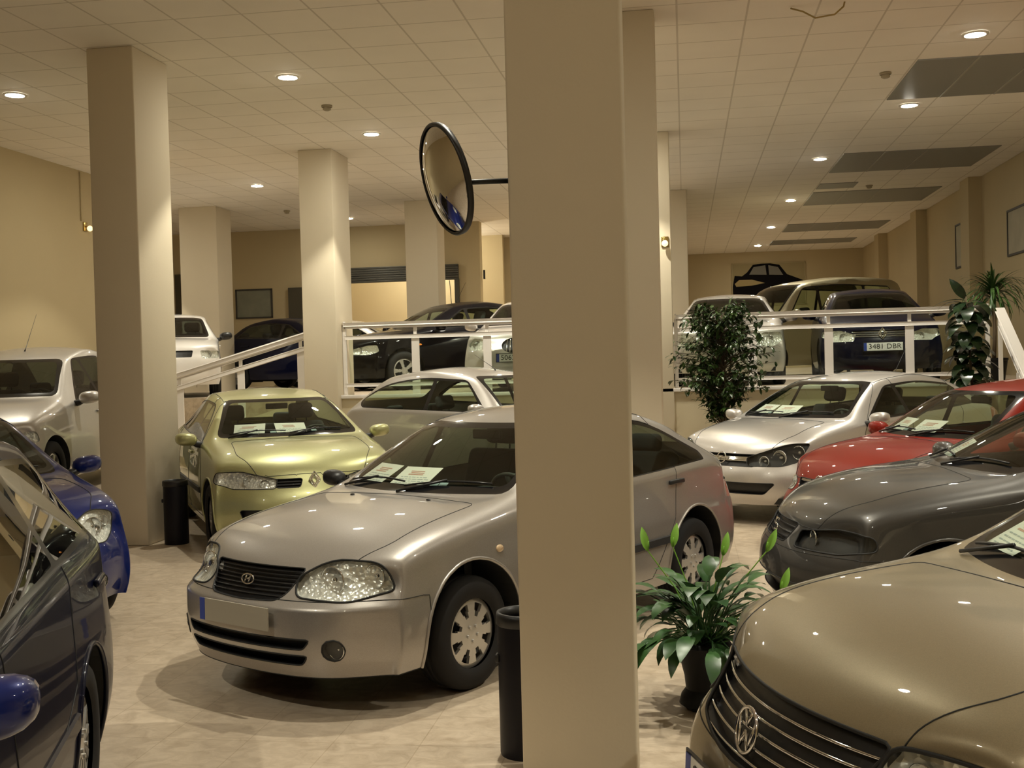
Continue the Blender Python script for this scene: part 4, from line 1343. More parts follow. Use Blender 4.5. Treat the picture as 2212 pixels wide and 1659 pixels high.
def auto_dlo(d, rear_x=None, rear_z=None, front_x=None):
    """daylight opening and panes from the main lines of the car"""
    cx, cz = d['cowl']; hx, hz = d['header']; rx, rz = d['rroof']; bf, br = d['belt']
    fx = cx - .36 if front_x is None else front_x
    z0 = bf + .028; z1 = br + .035
    zr = d['H'] - .115
    xr = (rx + .02) if rear_x is None else rear_x
    xe = xr - .22
    O = [(fx, z0 + .01, .02), (hx - .16, zr - .03, .08), (lerp(hx, rx, .5), zr + .01, .3), (xr, zr - .05, .12), (xe, z1 + .03, .04)]
    if 'dlo_extra' in d: O = d['dlo_extra']
    d['dlo'] = O
    xm = d.get('bpillar', lerp(d['wf'], d['wr'], .53))
    def clip(poly, xa, xb):
        out = []
        n = len(poly)
        for a, b, keep in (((xa), None, 1), ((xb), None, -1)):
            out = []
            n = len(poly)
            for i in range(n):
                P, Q = poly[i], poly[(i + 1) % n]
                ip = (P[0] - a) * keep >= 0; iq = (Q[0] - a) * keep >= 0
                if ip: out.append(P[:2])
                if ip != iq:
                    t = (a - P[0]) / (Q[0] - P[0]); out.append((a, P[1] + (Q[1] - P[1]) * t))
            poly = out
        return poly
    # shrink the opening a little for the panes
    c = Vector((sum(q[0] for q in O) / len(O), sum(q[1] for q in O) / len(O)))
    def inset(poly, m):
        n = len(poly); ar = sum(poly[i][0] * poly[(i + 1) % n][1] - poly[(i + 1) % n][0] * poly[i][1] for i in range(n))
        if ar < 0: poly = list(reversed(poly))
        L_ = []
        for i in range(n):
            p0, p1 = Vector(poly[i][:2]), Vector(poly[(i + 1) % n][:2]); e = (p1 - p0).normalized(); nn = Vector((-e.y, e.x)); L_.append((p0 + nn * m, e))
        out = []
        for i in range(n):
            (a, u), (b, v) = L_[i - 1], L_[i]
            den = u.x * v.y - u.y * v.x
            if abs(den) < 1e-4: out.append((b.x, b.y)); continue
            t = ((b.x - a.x) * v.y - (b.y - a.y) * v.x) / den
            out.append((a.x + u.x * t, a.y + u.y * t))
        return out
    I = inset(O, .022)
    xs = sorted([q[0] for q in I])
    cuts = [xs[0] - .01] + sorted(d.get('splits', [xm])) + [xs[-1] + .01]
    d['side_glass'] = []
    for a, b in zip(cuts, cuts[1:]):
        P = clip(I, a + (.03 if a != cuts[0] else 0), b - (.03 if b != cuts[-1] else 0))
        if len(P) >= 3: d['side_glass'].append(P)
    # doors
    wf, wr = d['wf'], d['wr']; R = d['R']
    zb = .27
    if d.get('three_door'):
        d['doors'] = [('front_door', [(wf - R - .13, zb), (wf - R - .10, .60), (cx - .33, bf + .02), (hx - .14, zr + .07), (xm - .10, zr + .10), (xm - .22, .8), (xm - .16, zb)])]
    else:
        d['doors'] = [('front_door', [(wf - R - .13, zb), (wf - R - .10, .60), (cx - .33, bf + .02), (hx - .14, zr + .07), (xm, zr + .10), (xm, zb)]),
                      ('rear_door', [(xm, zb), (xm, zr + .10), (xr + .10, zr + .05), (xr - .10, br), (wr + R + .02, .62), (wr + R + .12, zb)])]
    d.setdefault('handles', [(xm + .12, .84), (xr + .08, .86)] if not d.get('three_door') else [(xm - .08, .84)])
    if d.get('hoodcut', 1):
        N = d['nose']
        d['hood'] = d.get('hoodpoly') or [(cx + .04, -.60), (cx + .03, 0), (cx + .04, .60), (N - .38, .625), (N - .10, .50, .08), (N - .012, .36, .10), (N - .012, -.36, .10), (N - .10, -.50, .08), (N - .38, -.625)]
    return d

# ---------------------------------------------------------------- silver hatchback in the centre
A = spec(W=.835, H=1.395, nose=2.02, tail=-2.02, tailz=.965, cowl=(.90, .93), header=(.10, 1.325), rroof=(-.98, 1.315), gbase=(-1.70, 1.03), yroof=.545, lip=.705, belt=(.885, .93),
         wf=1.22, wr=-1.15, R=.292, rr=.182, archgap=.085, wheel='hub8', paint=P_SILVER, hbulge=.045, crown=.025, hoody=.58, splits=[-.16, -1.02], bpillar=-.16, near=2,
         front=[(.60, 2.02), (.525, 2.10), (.44, 2.105), (.30, 2.10), (.19, 2.05)], levcrease={2: .6}, mirror_size=.78, glass=M_GLASS_G, glass_side=M_GLASS_D)
A['lights'] = [dict(name='headlight', a=38, poly=[(-.34, .575, .05), (-.07, .555, .06), (.16, .60, .04), (.10, .73, .09), (-.16, .745, .10), (-.33, .66, .04)], mat=M_LENS, lens=True, depth=.05, edge=.006,
                    bowls=[(-.17, .645, .068), (.035, .66, .055)])]
A['holes'] = [dict(name='grille', mat=M_BLK, depth=.03, poly=[(-.335, .70, .02), (.335, .70, .02), (.265, .555, .05), (0, .545, .1), (-.265, .555, .05)],
                   bars=[([(-.5, .685 - .018 * i), (.5, .685 - .018 * i), (.5, .681 - .018 * i), (-.5, .681 - .018 * i)], M_BLK, 'grille_bar', .01) for i in range(7)]),
              dict(name='air_intake', mat=M_BLK, depth=.05, poly=[(-.46, .385, .02), (.46, .385, .02), (.42, .335, .02), (-.42, .335, .02)], r=.015),
              dict(name='air_intake', mat=M_BLK, depth=.05, poly=[(-.44, .305, .02), (.44, .305, .02), (.40, .255, .02), (-.40, .255, .02)], r=.015)]
A['lights'].append(dict(name='fog_lamp', a=12, poly=[(-.09 + .052 * math.cos(t * PI / 6), .335 + .052 * math.sin(t * PI / 6)) for t in range(12)], r=0, mat=M_LENS, lens=True, depth=.04, refl=M_BLK, bowls=[(-.09, .335, .045)], edge=.005))
A['tails'] = [dict(a=55, mat=principled('tail_lamp_pale', (.50, .27, .22), .12, coat=1), poly=[(-.30, .70), (.16, .66), (.20, .80), (-.12, .83)])]
A['plates'] = [dict(end=1, z=.475, grey=True, off=.014)]
A['emblems'] = [dict(kind='h', z=.63, s=.045, flat=1, off=.015)]
A['discs'] = [dict(v='S', u=1.02 - .02, z=.70, w=.055, h=.04, name='side_repeater', mat=M_AMBER), dict(v='S', u=-1.72, z=.80, w=.02, h=.02, name='key_lock', mat=M_BLK), dict(v='T', u=.99, z=.30, w=.02, h=.03, name='washer_jet', mat=M_BLK)]
A['strips'] = [dict(x0=.78, x1=-.80, z0=.50, z1=.50, h=.055, t=.014, mat=M_DARK)]
A['handle_mat'] = M_BLK; A['mirror_mat'] = M_BLK
A['bumper_z'] = .56; A['bumper_x'] = 1.56
auto_dlo(A, rear_x=-.98)
A['dlo'] = [(.55, .915, .02), (.02, 1.265, .08), (-.45, 1.305, .3), (-.95, 1.25, .25), (-1.42, 1.02, .06), (-1.40, .965, .03)]
A['side_glass'] = [[(.48, .935), (.03, 1.24), (-.13, 1.25), (-.13, .935)], [(-.19, .935), (-.19, 1.255), (-.45, 1.275), (-.93, 1.225, .25), (-1.37, 1.015, .05), (-1.36, .975, .02)]]
accent, bA = make_car(A, (-1.22, 7.1, 0), -118.8, 'silver five-door hatchback in the centre, passing behind the big column, with a blank number plate', steer=-.0)

# ---------------------------------------------------------------- champagne saloon, lower right
V = spec(W=.875, H=1.46, nose=2.18, tail=-2.40, tailz=1.02, cowl=(1.25, .96), header=(.44, 1.38), rroof=(-1.05, 1.35), gbase=(-1.75, 1.07), yroof=.56, lip=.735, belt=(.92, .97), mirror=(.22, 1.0),
         wf=1.35, wr=-1.35, R=.31, rr=.20, wheel='seven', paint=P_SAND, hbulge=.05, crown=.02, hoody=.64, near=2, glass=M_GLASS_G,
         front=[(.61, 2.20), (.53, 2.25), (.43, 2.28), (.30, 2.27), (.20, 2.20)], lipback=-.12)
V['holes'] = [dict(name='grille', mat=M_BLK, depth=.04, poly=[(-.50, .735, .03), (.50, .735, .03), (.43, .575, .06), (0, .53, .25), (-.43, .575, .06)], edge=.006,
                   bars=[([(-.6, .700 - .034 * i), (.6, .700 - .034 * i), (.6, .694 - .034 * i), (-.6, .694 - .034 * i)], M_CHROME, 'grille_bar', .012) for i in range(5)]),
              dict(name='air_intake', mat=M_BLK, depth=.05, poly=[(-.55, .38), (.55, .38), (.52, .28), (-.52, .28)])]
V['lights'] = [dict(name='headlight', a=34, poly=[(-.21, .60, .04), (.0, .56, .05), (.22, .58, .05), (.33, .66, .03), (.25, .725, .06), (.0, .745, .08), (-.17, .735, .06)], mat=M_LENS, lens=True, depth=.06, edge=.007,
                    bowls=[(-.09, .655, .055), (.08, .655, .062), (.22, .65, .04)])]
V['tails'] = [dict(a=40, poly=[(.05, .72), (.40, .74), (.40, .90), (.05, .92)])]
V['plates'] = [dict(end=1, z=.43, text='2716 DKB', off=.014)]
V['emblems'] = [dict(kind='vw', z=.625, s=.064, flat=1, off=.012)]
V['bumper_z'] = .545; V['bumper_x'] = 1.74
auto_dlo(V)
passat, bV = make_car(V, (2.22, 3.98, 0), -160, 'champagne saloon nearest at lower right, with a black slatted grille and round badge')

# ---------------------------------------------------------------- dark grey hatchback, right
L = spec(W=.87, H=1.44, nose=1.98, tail=-2.20, tailz=.98, cowl=(.98, .97), header=(.18, 1.36), rroof=(-1.15, 1.33), gbase=(-1.80, 1.05), yroof=.55, lip=.73, belt=(.91, .95),
         wf=1.25, wr=-1.26, R=.305, rr=.20, wheel='five', paint=P_GREY, hbulge=.05, crown=.03, hoody=.60, near=2, fendercrease=0, front=[(.62, 1.99), (.54, 2.05), (.44, 2.08), (.30, 2.07), (.20, 2.00)])
L['lights'] = [dict(name='headlight', a=36, poly=[(-.34, .57), (.02, .565), (.24, .60), (.22, .68, .04), (-.02, .695), (-.33, .66)], mat=M_LENS, lens=True, depth=.05, refl=M_BLK, bowls=[(-.22, .625, .045)], edge=.005)]
L['holes'] = [dict(name='grille', mat=M_BLK, depth=.03, poly=[(-.30, .69), (.30, .69), (.24, .575), (-.24, .575)], bars=[([(-.5, .665 - .03 * i), (.5, .665 - .03 * i), (.5, .655 - .03 * i), (-.5, .655 - .03 * i)], M_BLK, 'grille_bar', .01) for i in range(3)]),
              dict(name='air_intake', mat=M_BLK, depth=.05, poly=[(-.62, .37), (.62, .37), (.58, .26), (-.58, .26)])]
L['emblems'] = [dict(kind='s', z=.64, s=.05, flat=1, off=.015)]
L['bumper_z'] = .55; L['bumper_x'] = 1.62
L['tails'] = [dict(a=40, poly=[(.05, .72), (.35, .74), (.35, .90), (.05, .92)])]
auto_dlo(L)
leon, bL = make_car(L, (2.52, 7.3, 0), -173, 'dark grey glossy hatchback on the right, behind the champagne saloon')

# ---------------------------------------------------------------- red hatchback
C_ = spec(W=.82, H=1.42, nose=1.78, tail=-1.95, tailz=.98, cowl=(.88, .96), header=(.18, 1.35), rroof=(-1.15, 1.34), gbase=(-1.62, 1.02), yroof=.53, lip=.70, belt=(.91, .95), wf=1.18, wr=-1.22, R=.285, rr=.18, paint=P_RED, hbulge=.05, fendercrease=0, splits=[-.05], near=1,
          front=[(.58, 1.80), (.50, 1.86), (.42, 1.88), (.30, 1.87), (.20, 1.80)])
C_['lights'] = [dict(name='headlight', a=36, poly=[(-.30, .55), (.0, .53), (.17, .57), (.12, .67, .06), (-.10, .68), (-.28, .62)], mat=M_LENS, lens=True, depth=.05, bowls=[(-.14, .60, .055)])]
C_['holes'] = [dict(name='grille', mat=M_BLK, depth=.03, poly=[(-.34, .655), (.34, .655), (.28, .565), (-.28, .565)], bars=[([(-.5, .67), (.5, .67), (.5, .635), (-.5, .635)], M_CHROME, 'chrome_bar', .02)])]
C_['emblems'] = [dict(kind='blitz', z=.645, s=.045, flat=1, off=.015)]
C_['tails'] = [dict(a=40, poly=[(.05, .72), (.35, .74), (.35, .95), (.15, .97)])]
auto_dlo(C_)
corsa, bC = make_car(C_, (2.62, 10.08, 0), -153, 'red hatchback on the right, between the silver hatchback and the dark grey car')

# ---------------------------------------------------------------- silver hatchback, right
S = spec(W=.875, H=1.46, nose=1.95, tail=-2.28, tailz=1.0, cowl=(1.02, .99), header=(.20, 1.385), rroof=(-1.25, 1.36), gbase=(-1.85, 1.08), yroof=.55, lip=.74, belt=(.93, 1.0), wf=1.28, wr=-1.33, R=.31, rr=.20, paint=P_SILVER2, hbulge=.05, near=1, hoodcrease=.4, fendercrease=.2,
         front=[(.62, 1.97), (.53, 2.03), (.44, 2.06), (.30, 2.05), (.20, 1.99)])
S['lights'] = [dict(name='headlight', a=36, poly=[(-.40, .58, .02), (-.05, .58, .04), (.10, .62, .04), (.22, .80, .03), (.02, .80, .1), (-.40, .66, .02)], mat=M_LENS, lens=True, depth=.06, refl=M_DARK, bowls=[(-.24, .625, .05), (-.09, .66, .07), (.09, .71, .065)], bowlmat=M_REFL)]
S['holes'] = [dict(name='grille', mat=M_BLK, depth=.03, poly=[(-.45, .69), (.45, .69), (.40, .575), (-.40, .575)], bars=[([(-.6, .668), (.6, .668), (.6, .628), (-.6, .628)], M_CHROME, 'chrome_bar', .02)]),
              dict(name='air_intake', mat=M_BLK, depth=.05, poly=[(-.62, .42, .03), (.62, .42, .03), (.52, .31, .03), (-.52, .31, .03)])]
S['emblems'] = [dict(kind='blitz', z=.648, s=.055, flat=1, off=.02)]
S['tails'] = [dict(a=40, poly=[(.05, .75), (.35, .75), (.35, 1.0), (.10, 1.0)])]
auto_dlo(S)
S['antenna'] = (-1.05, 0, -.25, .30)
astra, bS = make_car(S, (1.7, 12.95, 0), -133.5, 'bright silver hatchback on the right with black-backed headlights, in front of the platform railing')

# ---------------------------------------------------------------- yellow-green hatchback
G = spec(W=.885, H=1.457, nose=1.88, tail=-2.25, tailz=1.02, cowl=(.96, .99), header=(.16, 1.375), rroof=(-1.25, 1.36), gbase=(-1.80, 1.05), yroof=.56, lip=.76, belt=(.93, .98), wf=1.28, wr=-1.34, R=.31, rr=.20, paint=P_LIME, hbulge=.05, near=1, splits=[-.10], hoody=.62,
         front=[(.64, 1.90), (.55, 1.96), (.46, 1.99), (.32, 1.99), (.20, 1.93)])
G['lights'] = [dict(name='headlight', a=30, poly=[(-.38, .60, .02), (.02, .60, .03), (.24, .66, .02), (.20, .745, .04), (-.06, .75, .04), (-.38, .68, .02)], mat=M_LENS, lens=True, depth=.05, bowls=[(-.14, .665, .055), (-.28, .64, .04)])]
G['holes'] = [dict(name='grille', mat=M_BLK, depth=.03, poly=[(.10, .68), (.37, .68), (.34, .605), (.13, .605)], bars=[([(0, .66 - .025 * i), (.5, .66 - .025 * i), (.5, .652 - .025 * i), (0, .652 - .025 * i)], M_DARK, 'grille_bar', .01) for i in range(3)]),
              dict(name='grille', mat=M_BLK, depth=.03, poly=[(-.10, .68), (-.37, .68), (-.34, .605), (-.13, .605)], bars=[([(0, .66 - .025 * i), (-.5, .66 - .025 * i), (-.5, .652 - .025 * i), (0, .652 - .025 * i)], M_DARK, 'grille_bar', .01) for i in range(3)]),
              dict(name='air_intake', mat=M_BLK, depth=.05, poly=[(-.66, .42, .03), (.66, .42, .03), (.60, .27, .03), (-.60, .27, .03)])]
G['emblems'] = [dict(kind='diamond', z=.66, s=.068, flat=1, off=.02)]
G['strips'] = [dict(x0=.80, x1=-.95, z0=.52, z1=.52, h=.06, t=.012, mat=M_DARK)]
auto_dlo(G)
megane, bG = make_car(G, (-4.3, 11.3, 0), -59, 'yellow-green hatchback facing the camera, right of the tall left column')

# ---------------------------------------------------------------- grey-silver hatchback seen from the side
K = spec(level=3, W=.87, H=1.62, nose=1.95, tail=-2.02, tailz=1.05, cowl=(1.12, 1.10), header=(.42, 1.53), rroof=(-1.10, 1.55), gbase=(-1.72, 1.18), yroof=.55, lip=.82, belt=(1.07, 1.10), wf=1.28, wr=-1.28, R=.30, rr=.19, paint=P_SILVER, near=0, glass=M_GLASS_G)
K['antenna'] = (.20, 0, -.35, .20)
auto_dlo(K, rear_x=-1.10)
K['dlo'] = [(.78, 1.10, .02), (.28, 1.47, .08), (-.45, 1.51, .3), (-1.10, 1.43, .3), (-1.52, 1.23, .10), (-1.38, 1.14, .06)]
K['side_glass'] = [[(.70, 1.12), (.29, 1.44), (-.18, 1.47), (-.18, 1.12)], [(-.24, 1.12), (-.24, 1.475), (-.47, 1.485), (-1.08, 1.41, .2), (-1.46, 1.225, .08), (-1.36, 1.16, .04)]]
getz, bK = make_car(K, (-2.45, 13.55, 0), -33, 'grey-silver hatchback seen from its side, between the yellow-green car and the big column')

# ---------------------------------------------------------------- pale silver car far left
Wp = spec(level=3, W=.87, H=1.56, nose=1.95, tail=-2.2, tailz=1.0, cowl=(.98, 1.01), header=(.20, 1.43), rroof=(-1.2, 1.46), gbase=(-1.85, 1.06), yroof=.55, lip=.74, belt=(.93, .98), wf=1.28, wr=-1.30, R=.30, rr=.19, paint=P_SILVER2, near=0, glass=M_GLASS_D)
Wp['antenna'] = (-.1, 0, -.35, .42)
Wp['lights'] = [dict(name='headlight', a=36, poly=[(-.34, .57), (.02, .565), (.24, .62), (.20, .72, .04), (-.02, .70), (-.33, .64)], mat=M_LENS, lens=True, depth=.05, bowls=[(-.2, .63, .05)])]
auto_dlo(Wp)
wleft, bW = make_car(Wp, (-7.15, 11.25, .42), -80.5, 'pale silver hatchback at the far left, partly behind the tall left column')

# ---------------------------------------------------------------- blue car and the dark car nearest at the left
B = spec(W=.85, H=1.44, nose=1.95, tail=-1.75, tailz=.98, cowl=(1.05, .96), header=(.25, 1.38), rroof=(-1.15, 1.36), gbase=(-1.7, 1.04), yroof=.54, lip=.74, belt=(.93, .96), wf=1.24, wr=-1.25, R=.30, rr=.19, paint=P_BLUE, near=1, hbulge=.06, fendercrease=0, glass=M_GLASS_D)
B['lights'] = [dict(name='headlight', a=36, poly=[(-.30 , .60, .08), (-.05, .57, .08), (.12, .64, .06), (.10, .76, .10), (-.08, .80, .08), (-.28, .72, .06)], mat=M_LENS, lens=True, depth=.05, bowls=[(-.10, .68, .06), (.02, .70, .04)]),
               dict(name='fog_lamp', a=25, poly=[(-.13 + .05 * math.cos(t * PI / 6), .33 + .05 * math.sin(t * PI / 6)) for t in range(12)], r=0, mat=M_LENS, lens=True, depth=.03, bowls=[(-.13, .33, .042)])]
B['_unused'] = [dict(x0=2.0, x1=1.62, z0=.54, z1=.54, h=.05, t=.02, mat=P_BLUE, name='bumper_strip')]
auto_dlo(B)
blue, bB = make_car(B, (-5.56, 7.48, 0), -39.4, 'blue car at the left edge whose round headlight shows behind the nearest dark car')
D = spec(W=.87, H=1.52, nose=2.05, tail=-2.15, tailz=1.0, cowl=(1.0, .98), header=(.2, 1.42), rroof=(-1.72, 1.45), gbase=(-2.0, 1.06), yroof=.55, lip=.74, belt=(.93, .97), wf=1.3, wr=-1.3, R=.31, rr=.21, paint=P_NAVY, near=2, fendercrease=0, glass=M_GLASS_D, mirror_mat=P_BLUE, wheel='multi', splits=[-.06, -1.02], mirror=(.60, 1.0))
D['strips'] = [dict(x0=.85, x1=-.95, z0=.50, z1=.50, h=.06, t=.012, mat=P_NAVY)]
auto_dlo(D)
dark, bD = make_car(D, (-2.56, 2.34, 0), -69.2, 'very dark blue car nearest at the left edge, with reflections along its side')

# ---------------------------------------------------------------- cars on the raised platform
U1 = spec(W=.86, H=1.46, nose=2.0, tail=-1.95, tailz=1.0, cowl=(1.0, .98), header=(.2, 1.38), rroof=(-1.1, 1.38), gbase=(-1.7, 1.1), yroof=.54, lip=.74, belt=(.93, .99), wf=1.26, wr=-1.15, R=.31, rr=.20, paint=P_BLACK, near=0, glass=M_GLASS_G, wheel='five')
U1['lights'] = [dict(name='headlight', a=36, poly=[(-.34, .58), (.02, .57), (.20, .62), (.16, .72, .04), (-.02, .72), (-.33, .66)], mat=M_LENS, lens=True, depth=.05, bowls=[(-.2, .64, .05)])]
U1['antenna'] = (-.2, 0, -.2, .35); U1['discs'] = [dict(v='S', u=.98, z=.72, w=.06, h=.03, name='side_repeater', mat=M_ORANGE)]
auto_dlo(U1)
make_car(U1, (-4.30, 20.1, PLAT), -138, 'black hatchback on the platform behind the railing, left of the big column', scale=1.07)
U2 = spec(W=.84, H=1.46, nose=1.98, tail=-1.7, tailz=1.0, cowl=(.98, .99), header=(.2, 1.38), rroof=(-.95, 1.38), gbase=(-1.5, 1.1), yroof=.54, lip=.80, belt=(.93, .99), wf=1.26, wr=-1.05, R=.31, rr=.20, paint=P_SILVER2, near=0, glass=M_GLASS_D)
U2['holes'] = [dict(name='grille', mat=M_DARK, depth=.03, poly=[(-.20 * math.cos(t * PI / 8) * 1.0, .68 + .115 * math.sin(t * PI / 8)) for t in range(16)], r=0, bars=[([(-.02 + .05 * i - .005, .9), (-.02 + .05 * i + .005, .9), (-.02 + .05 * i + .005, .4), (-.02 + .05 * i - .005, .4)], M_CHROME, 'grille_bar', .01) for i in range(-2, 4)])]
U2['lights'] = [dict(name='headlight', a=25, poly=[(-.16, .62), (.10, .62), (.16, .70), (.05, .80), (-.14, .78)], mat=M_LENS, lens=True, depth=.05, bowls=[(-.02, .70, .06)])]
U2['plates'] = [dict(end=1, z=.50, text='5062 DBP', off=.02)]
auto_dlo(U2)
make_car(U2, (-2.40, 18.05, PLAT), -91, 'silver car on the platform with an oval grille, half hidden by the big column')
U3 = spec(W=.88, H=1.46, nose=2.0, tail=-2.15, tailz=1.0, cowl=(1.0, 1.0), header=(.2, 1.38), rroof=(-1.1, 1.38), gbase=(-1.75, 1.1), yroof=.56, lip=.78, belt=(.95, .99), wf=1.28, wr=-1.28, R=.31, rr=.20, paint=P_SILVER2, near=0, glass=M_GLASS_D)
U3['lights'] = [dict(name='headlight', a=36, poly=[(-.34, .58), (.02, .57), (.20, .66), (.16, .78, .04), (-.10, .78), (-.33, .68)], mat=M_LENS, lens=True, depth=.05, bowls=[(-.2, .66, .06), (-.02, .68, .05)])]
U3['holes'] = [dict(name='grille', mat=M_BLK, depth=.03, poly=[(-.30, .75), (.30, .75), (.24, .62), (-.24, .62)])]
U3['emblems'] = [dict(kind='ring', z=.71, s=.07, flat=1, off=.02)]
auto_dlo(U3)
make_car(U3, (.72, 18.6, PLAT), -94, 'silver car on the platform behind the leafy tree')
U4 = spec(W=.84, H=1.82, nose=1.75, tail=-2.0, tailz=1.15, cowl=(1.05, 1.10), header=(.45, 1.68), rroof=(-1.75, 1.78), gbase=(-1.95, 1.25), yroof=.62, lip=.88, belt=(1.05, 1.08), wf=1.15, wr=-1.35, R=.30, rr=.19, paint=P_BEIGE, near=0, glass=M_GLASS_G, splits=[.05, -.95], hoodcut=0, rgb=.0, ytail=.70)
U4['dlo_extra'] = [(.72, 1.10, .02), (.35, 1.60, .12), (-.4, 1.66, .3), (-1.55, 1.62, .08), (-1.60, 1.12, .04)]
auto_dlo(U4)
make_car(U4, (2.25, 23.1, PLAT), -150, 'tall beige van on the platform, behind the dark blue car', scale=1.08)
U5 = spec(W=.86, H=1.46, nose=1.95, tail=-2.1, tailz=1.0, cowl=(1.0, 1.0), header=(.2, 1.38), rroof=(-1.1, 1.38), gbase=(-1.75, 1.1), yroof=.55, lip=.78, belt=(.95, .99), wf=1.26, wr=-1.28, R=.31, rr=.20, paint=P_NAVY, near=0, glass=M_GLASS_D)
U5['lights'] = [dict(name='headlight', a=36, poly=[(-.32, .60), (.02, .60), (.26, .70), (.18, .76, .04), (-.10, .76), (-.31, .70)], mat=M_LENS, lens=True, depth=.05, bowls=[(-.15, .67, .05)])]
U5['holes'] = [dict(name='grille', mat=M_BLK, depth=.03, poly=[(-.42, .755), (.42, .755), (.36, .65), (-.36, .65)], bars=[([(-.5, .74 - .03 * i), (.5, .74 - .03 * i), (.5, .732 - .03 * i), (-.5, .732 - .03 * i)], M_CHROME, 'grille_bar', .01) for i in range(3)])]
U5['plates'] = [dict(end=1, z=.52, text='3481 DBR', off=.02)]
U5['emblems'] = [dict(kind='diamond', z=.70, s=.075, flat=1, off=.03)]
auto_dlo(U5)
make_car(U5, (2.88, 18.3, PLAT), -94, 'dark blue car on the platform behind the right railing, with a white number plate')
U6 = spec(W=.83, H=1.43, nose=1.9, tail=-1.72, tailz=1.0, cowl=(.95, .97), header=(.25, 1.36), rroof=(-1.0, 1.36), gbase=(-1.52, 1.05), yroof=.56, lip=.80, belt=(.93, .97), wf=1.22, wr=-1.08, R=.29, rr=.18, paint=P_WHITE, near=0, glass=M_GLASS_D, mirror_mat=M_BLK)
U6['lights'] = [dict(name='headlight', a=20, poly=[(-.14, .62), (.18, .62), (.22, .74), (-.14, .75)], mat=M_LENS, lens=True, depth=.05, bowls=[(.0, .69, .055)])]
U6['holes'] = [dict(name='grille', mat=M_BLK, depth=.03, poly=[(-.38, .75), (.38, .75), (.36, .64), (-.36, .64)])]
auto_dlo(U6)
make_car(U6, (-8.82, 18.35, PLAT), -66, 'white hatchback on the raised level, left of the ramp railing')
U7 = spec(W=.84, H=1.42, nose=1.82, tail=-1.7, wf=1.1, wr=-1.15, gbase=(-1.5, 1.04), rroof=(-1.0, 1.34), paint=P_NAVY, near=0, glass=M_GLASS_D); auto_dlo(U7)
make_car(U7, (-7.45, 21.5, PLAT), -18, 'dark car on the raised level behind the ramp railing')
U8 = spec(W=.76, H=1.44, nose=1.8, tail=-1.8, gbase=(-1.5, 1.04), rroof=(-1.0, 1.34), wf=1.1, wr=-1.15, paint=P_SILVER2, near=0, glass=M_GLASS_D); auto_dlo(U8)
make_car(U8, (-7.0, 23.58, PLAT), 0, 'silver-roofed car behind the dark car on the raised level')

for nm, r_, p_, b_, sheets in (
    ('accent', accent, A, bA, ((-.42, 'left price sheet behind the windscreen of the central silver hatchback', 0.0), (-.06, 'right price sheet behind the windscreen of the central silver hatchback', 0.02))),
    ('megane', megane, G, bG, ((-.38, 'left price sheet behind the windscreen of the yellow-green car', .05), (.02, 'right price sheet behind the windscreen of the yellow-green car', -.03))),
    ('astra', astra, S, bS, ((-.42, 'left price sheet behind the windscreen of the bright silver hatchback on the right', 0), (-.08, 'right price sheet behind the windscreen of the bright silver hatchback on the right', 0))),
    ('corsa', corsa, C_, bC, ((-.42, 'left price sheet behind the windscreen of the red car', 0), (.0, 'right price sheet behind the windscreen of the red car', 0))),
    ('leon', leon, L, bL, ((-.40, 'price sheet behind the windscreen of the dark grey car', 0),)),
    ('passat', passat, V, bV, ((-.47, 'price sheet behind the windscreen of the champagne saloon', 0),))):
    p_['_bvh'] = b_.bvh
    for i, (y, lb, t) in enumerate(sheets): price_sheet(r_, p_, y, lb, tilt=t, k=i + len(nm))
for r_, p_, ys_ in ((accent, A, (.16, .22)), (megane, G, (-.17, .24)), (astra, S, (-.27, .09)), (corsa, C_, (-.22,)), (leon, L, (-.20,))):
    for y in ys_:
        h_ = p_['_bvh'].ray_cast(Vector((5, y, p_['cowl'][1] + .055)), Vector((-1, 0, 0))); n_ = h_[1] if h_[1].x > 0 else -h_[1]
        bm = bmesh.new(); add_box(bm, (0, 0, 0), (.055, .06, .001))
        for v in bm.verts: v.co = (Matrix.Translation(h_[0] - n_ * .006) @ frame(n_).to_4x4()) @ v.co
        obj('windscreen_sticker', bm, principled('sticker_blue', (.35, .42, .52), .5), r_, smooth=False)
for b_ in (bA, bG, bS, bC, bL, bV, bK, bW, bB, bD): b_.bm.free()
# ================================================================ PLANTS
def leaf(bm, base, d, up, L_, w, bend=.5, fold=.15, n=6):
    """curved pointed blade starting at base along d, drooping by bend"""
    d = Vector(d).normalized(); s = d.cross(up)
    if s.length < 1e-4: s = d.orthogonal()
    s.normalize()
    nrm = s.cross(d).normalized()
    rows = []; p = Vector(base); ang = 0.0
    for i in range(n + 1):
        t = i / n
        ww = w * math.sin(PI * min(1.0, .06 + t * .94)) ** .75 * (1 - .25 * t)
        if i == n: ww = .0005
        rows.append([bm.verts.new(p - s * ww + nrm * ww * fold), bm.verts.new(p), bm.verts.new(p + s * ww + nrm * ww * fold)])
        dd = (d * math.cos(ang) - nrm * math.sin(ang))
        p = p + dd * (L_ / n); ang += bend / n * 1.6
    for A, B in zip(rows, rows[1:]):
        for q in range(2): bm.faces.new((A[q], A[q + 1], B[q + 1], B[q]))
    return p

def pot(root, prof, soil_r, soil_z, mat=None):
    bm = bmesh.new(); add_lathe(bm, prof, 36); autosmooth(obj('pot', bm, mat or M_POT, root))
    bm = bmesh.new(); add_lathe(bm, [(0, soil_z), (soil_r, soil_z)], 24); obj('soil', bm, M_SOIL, root)

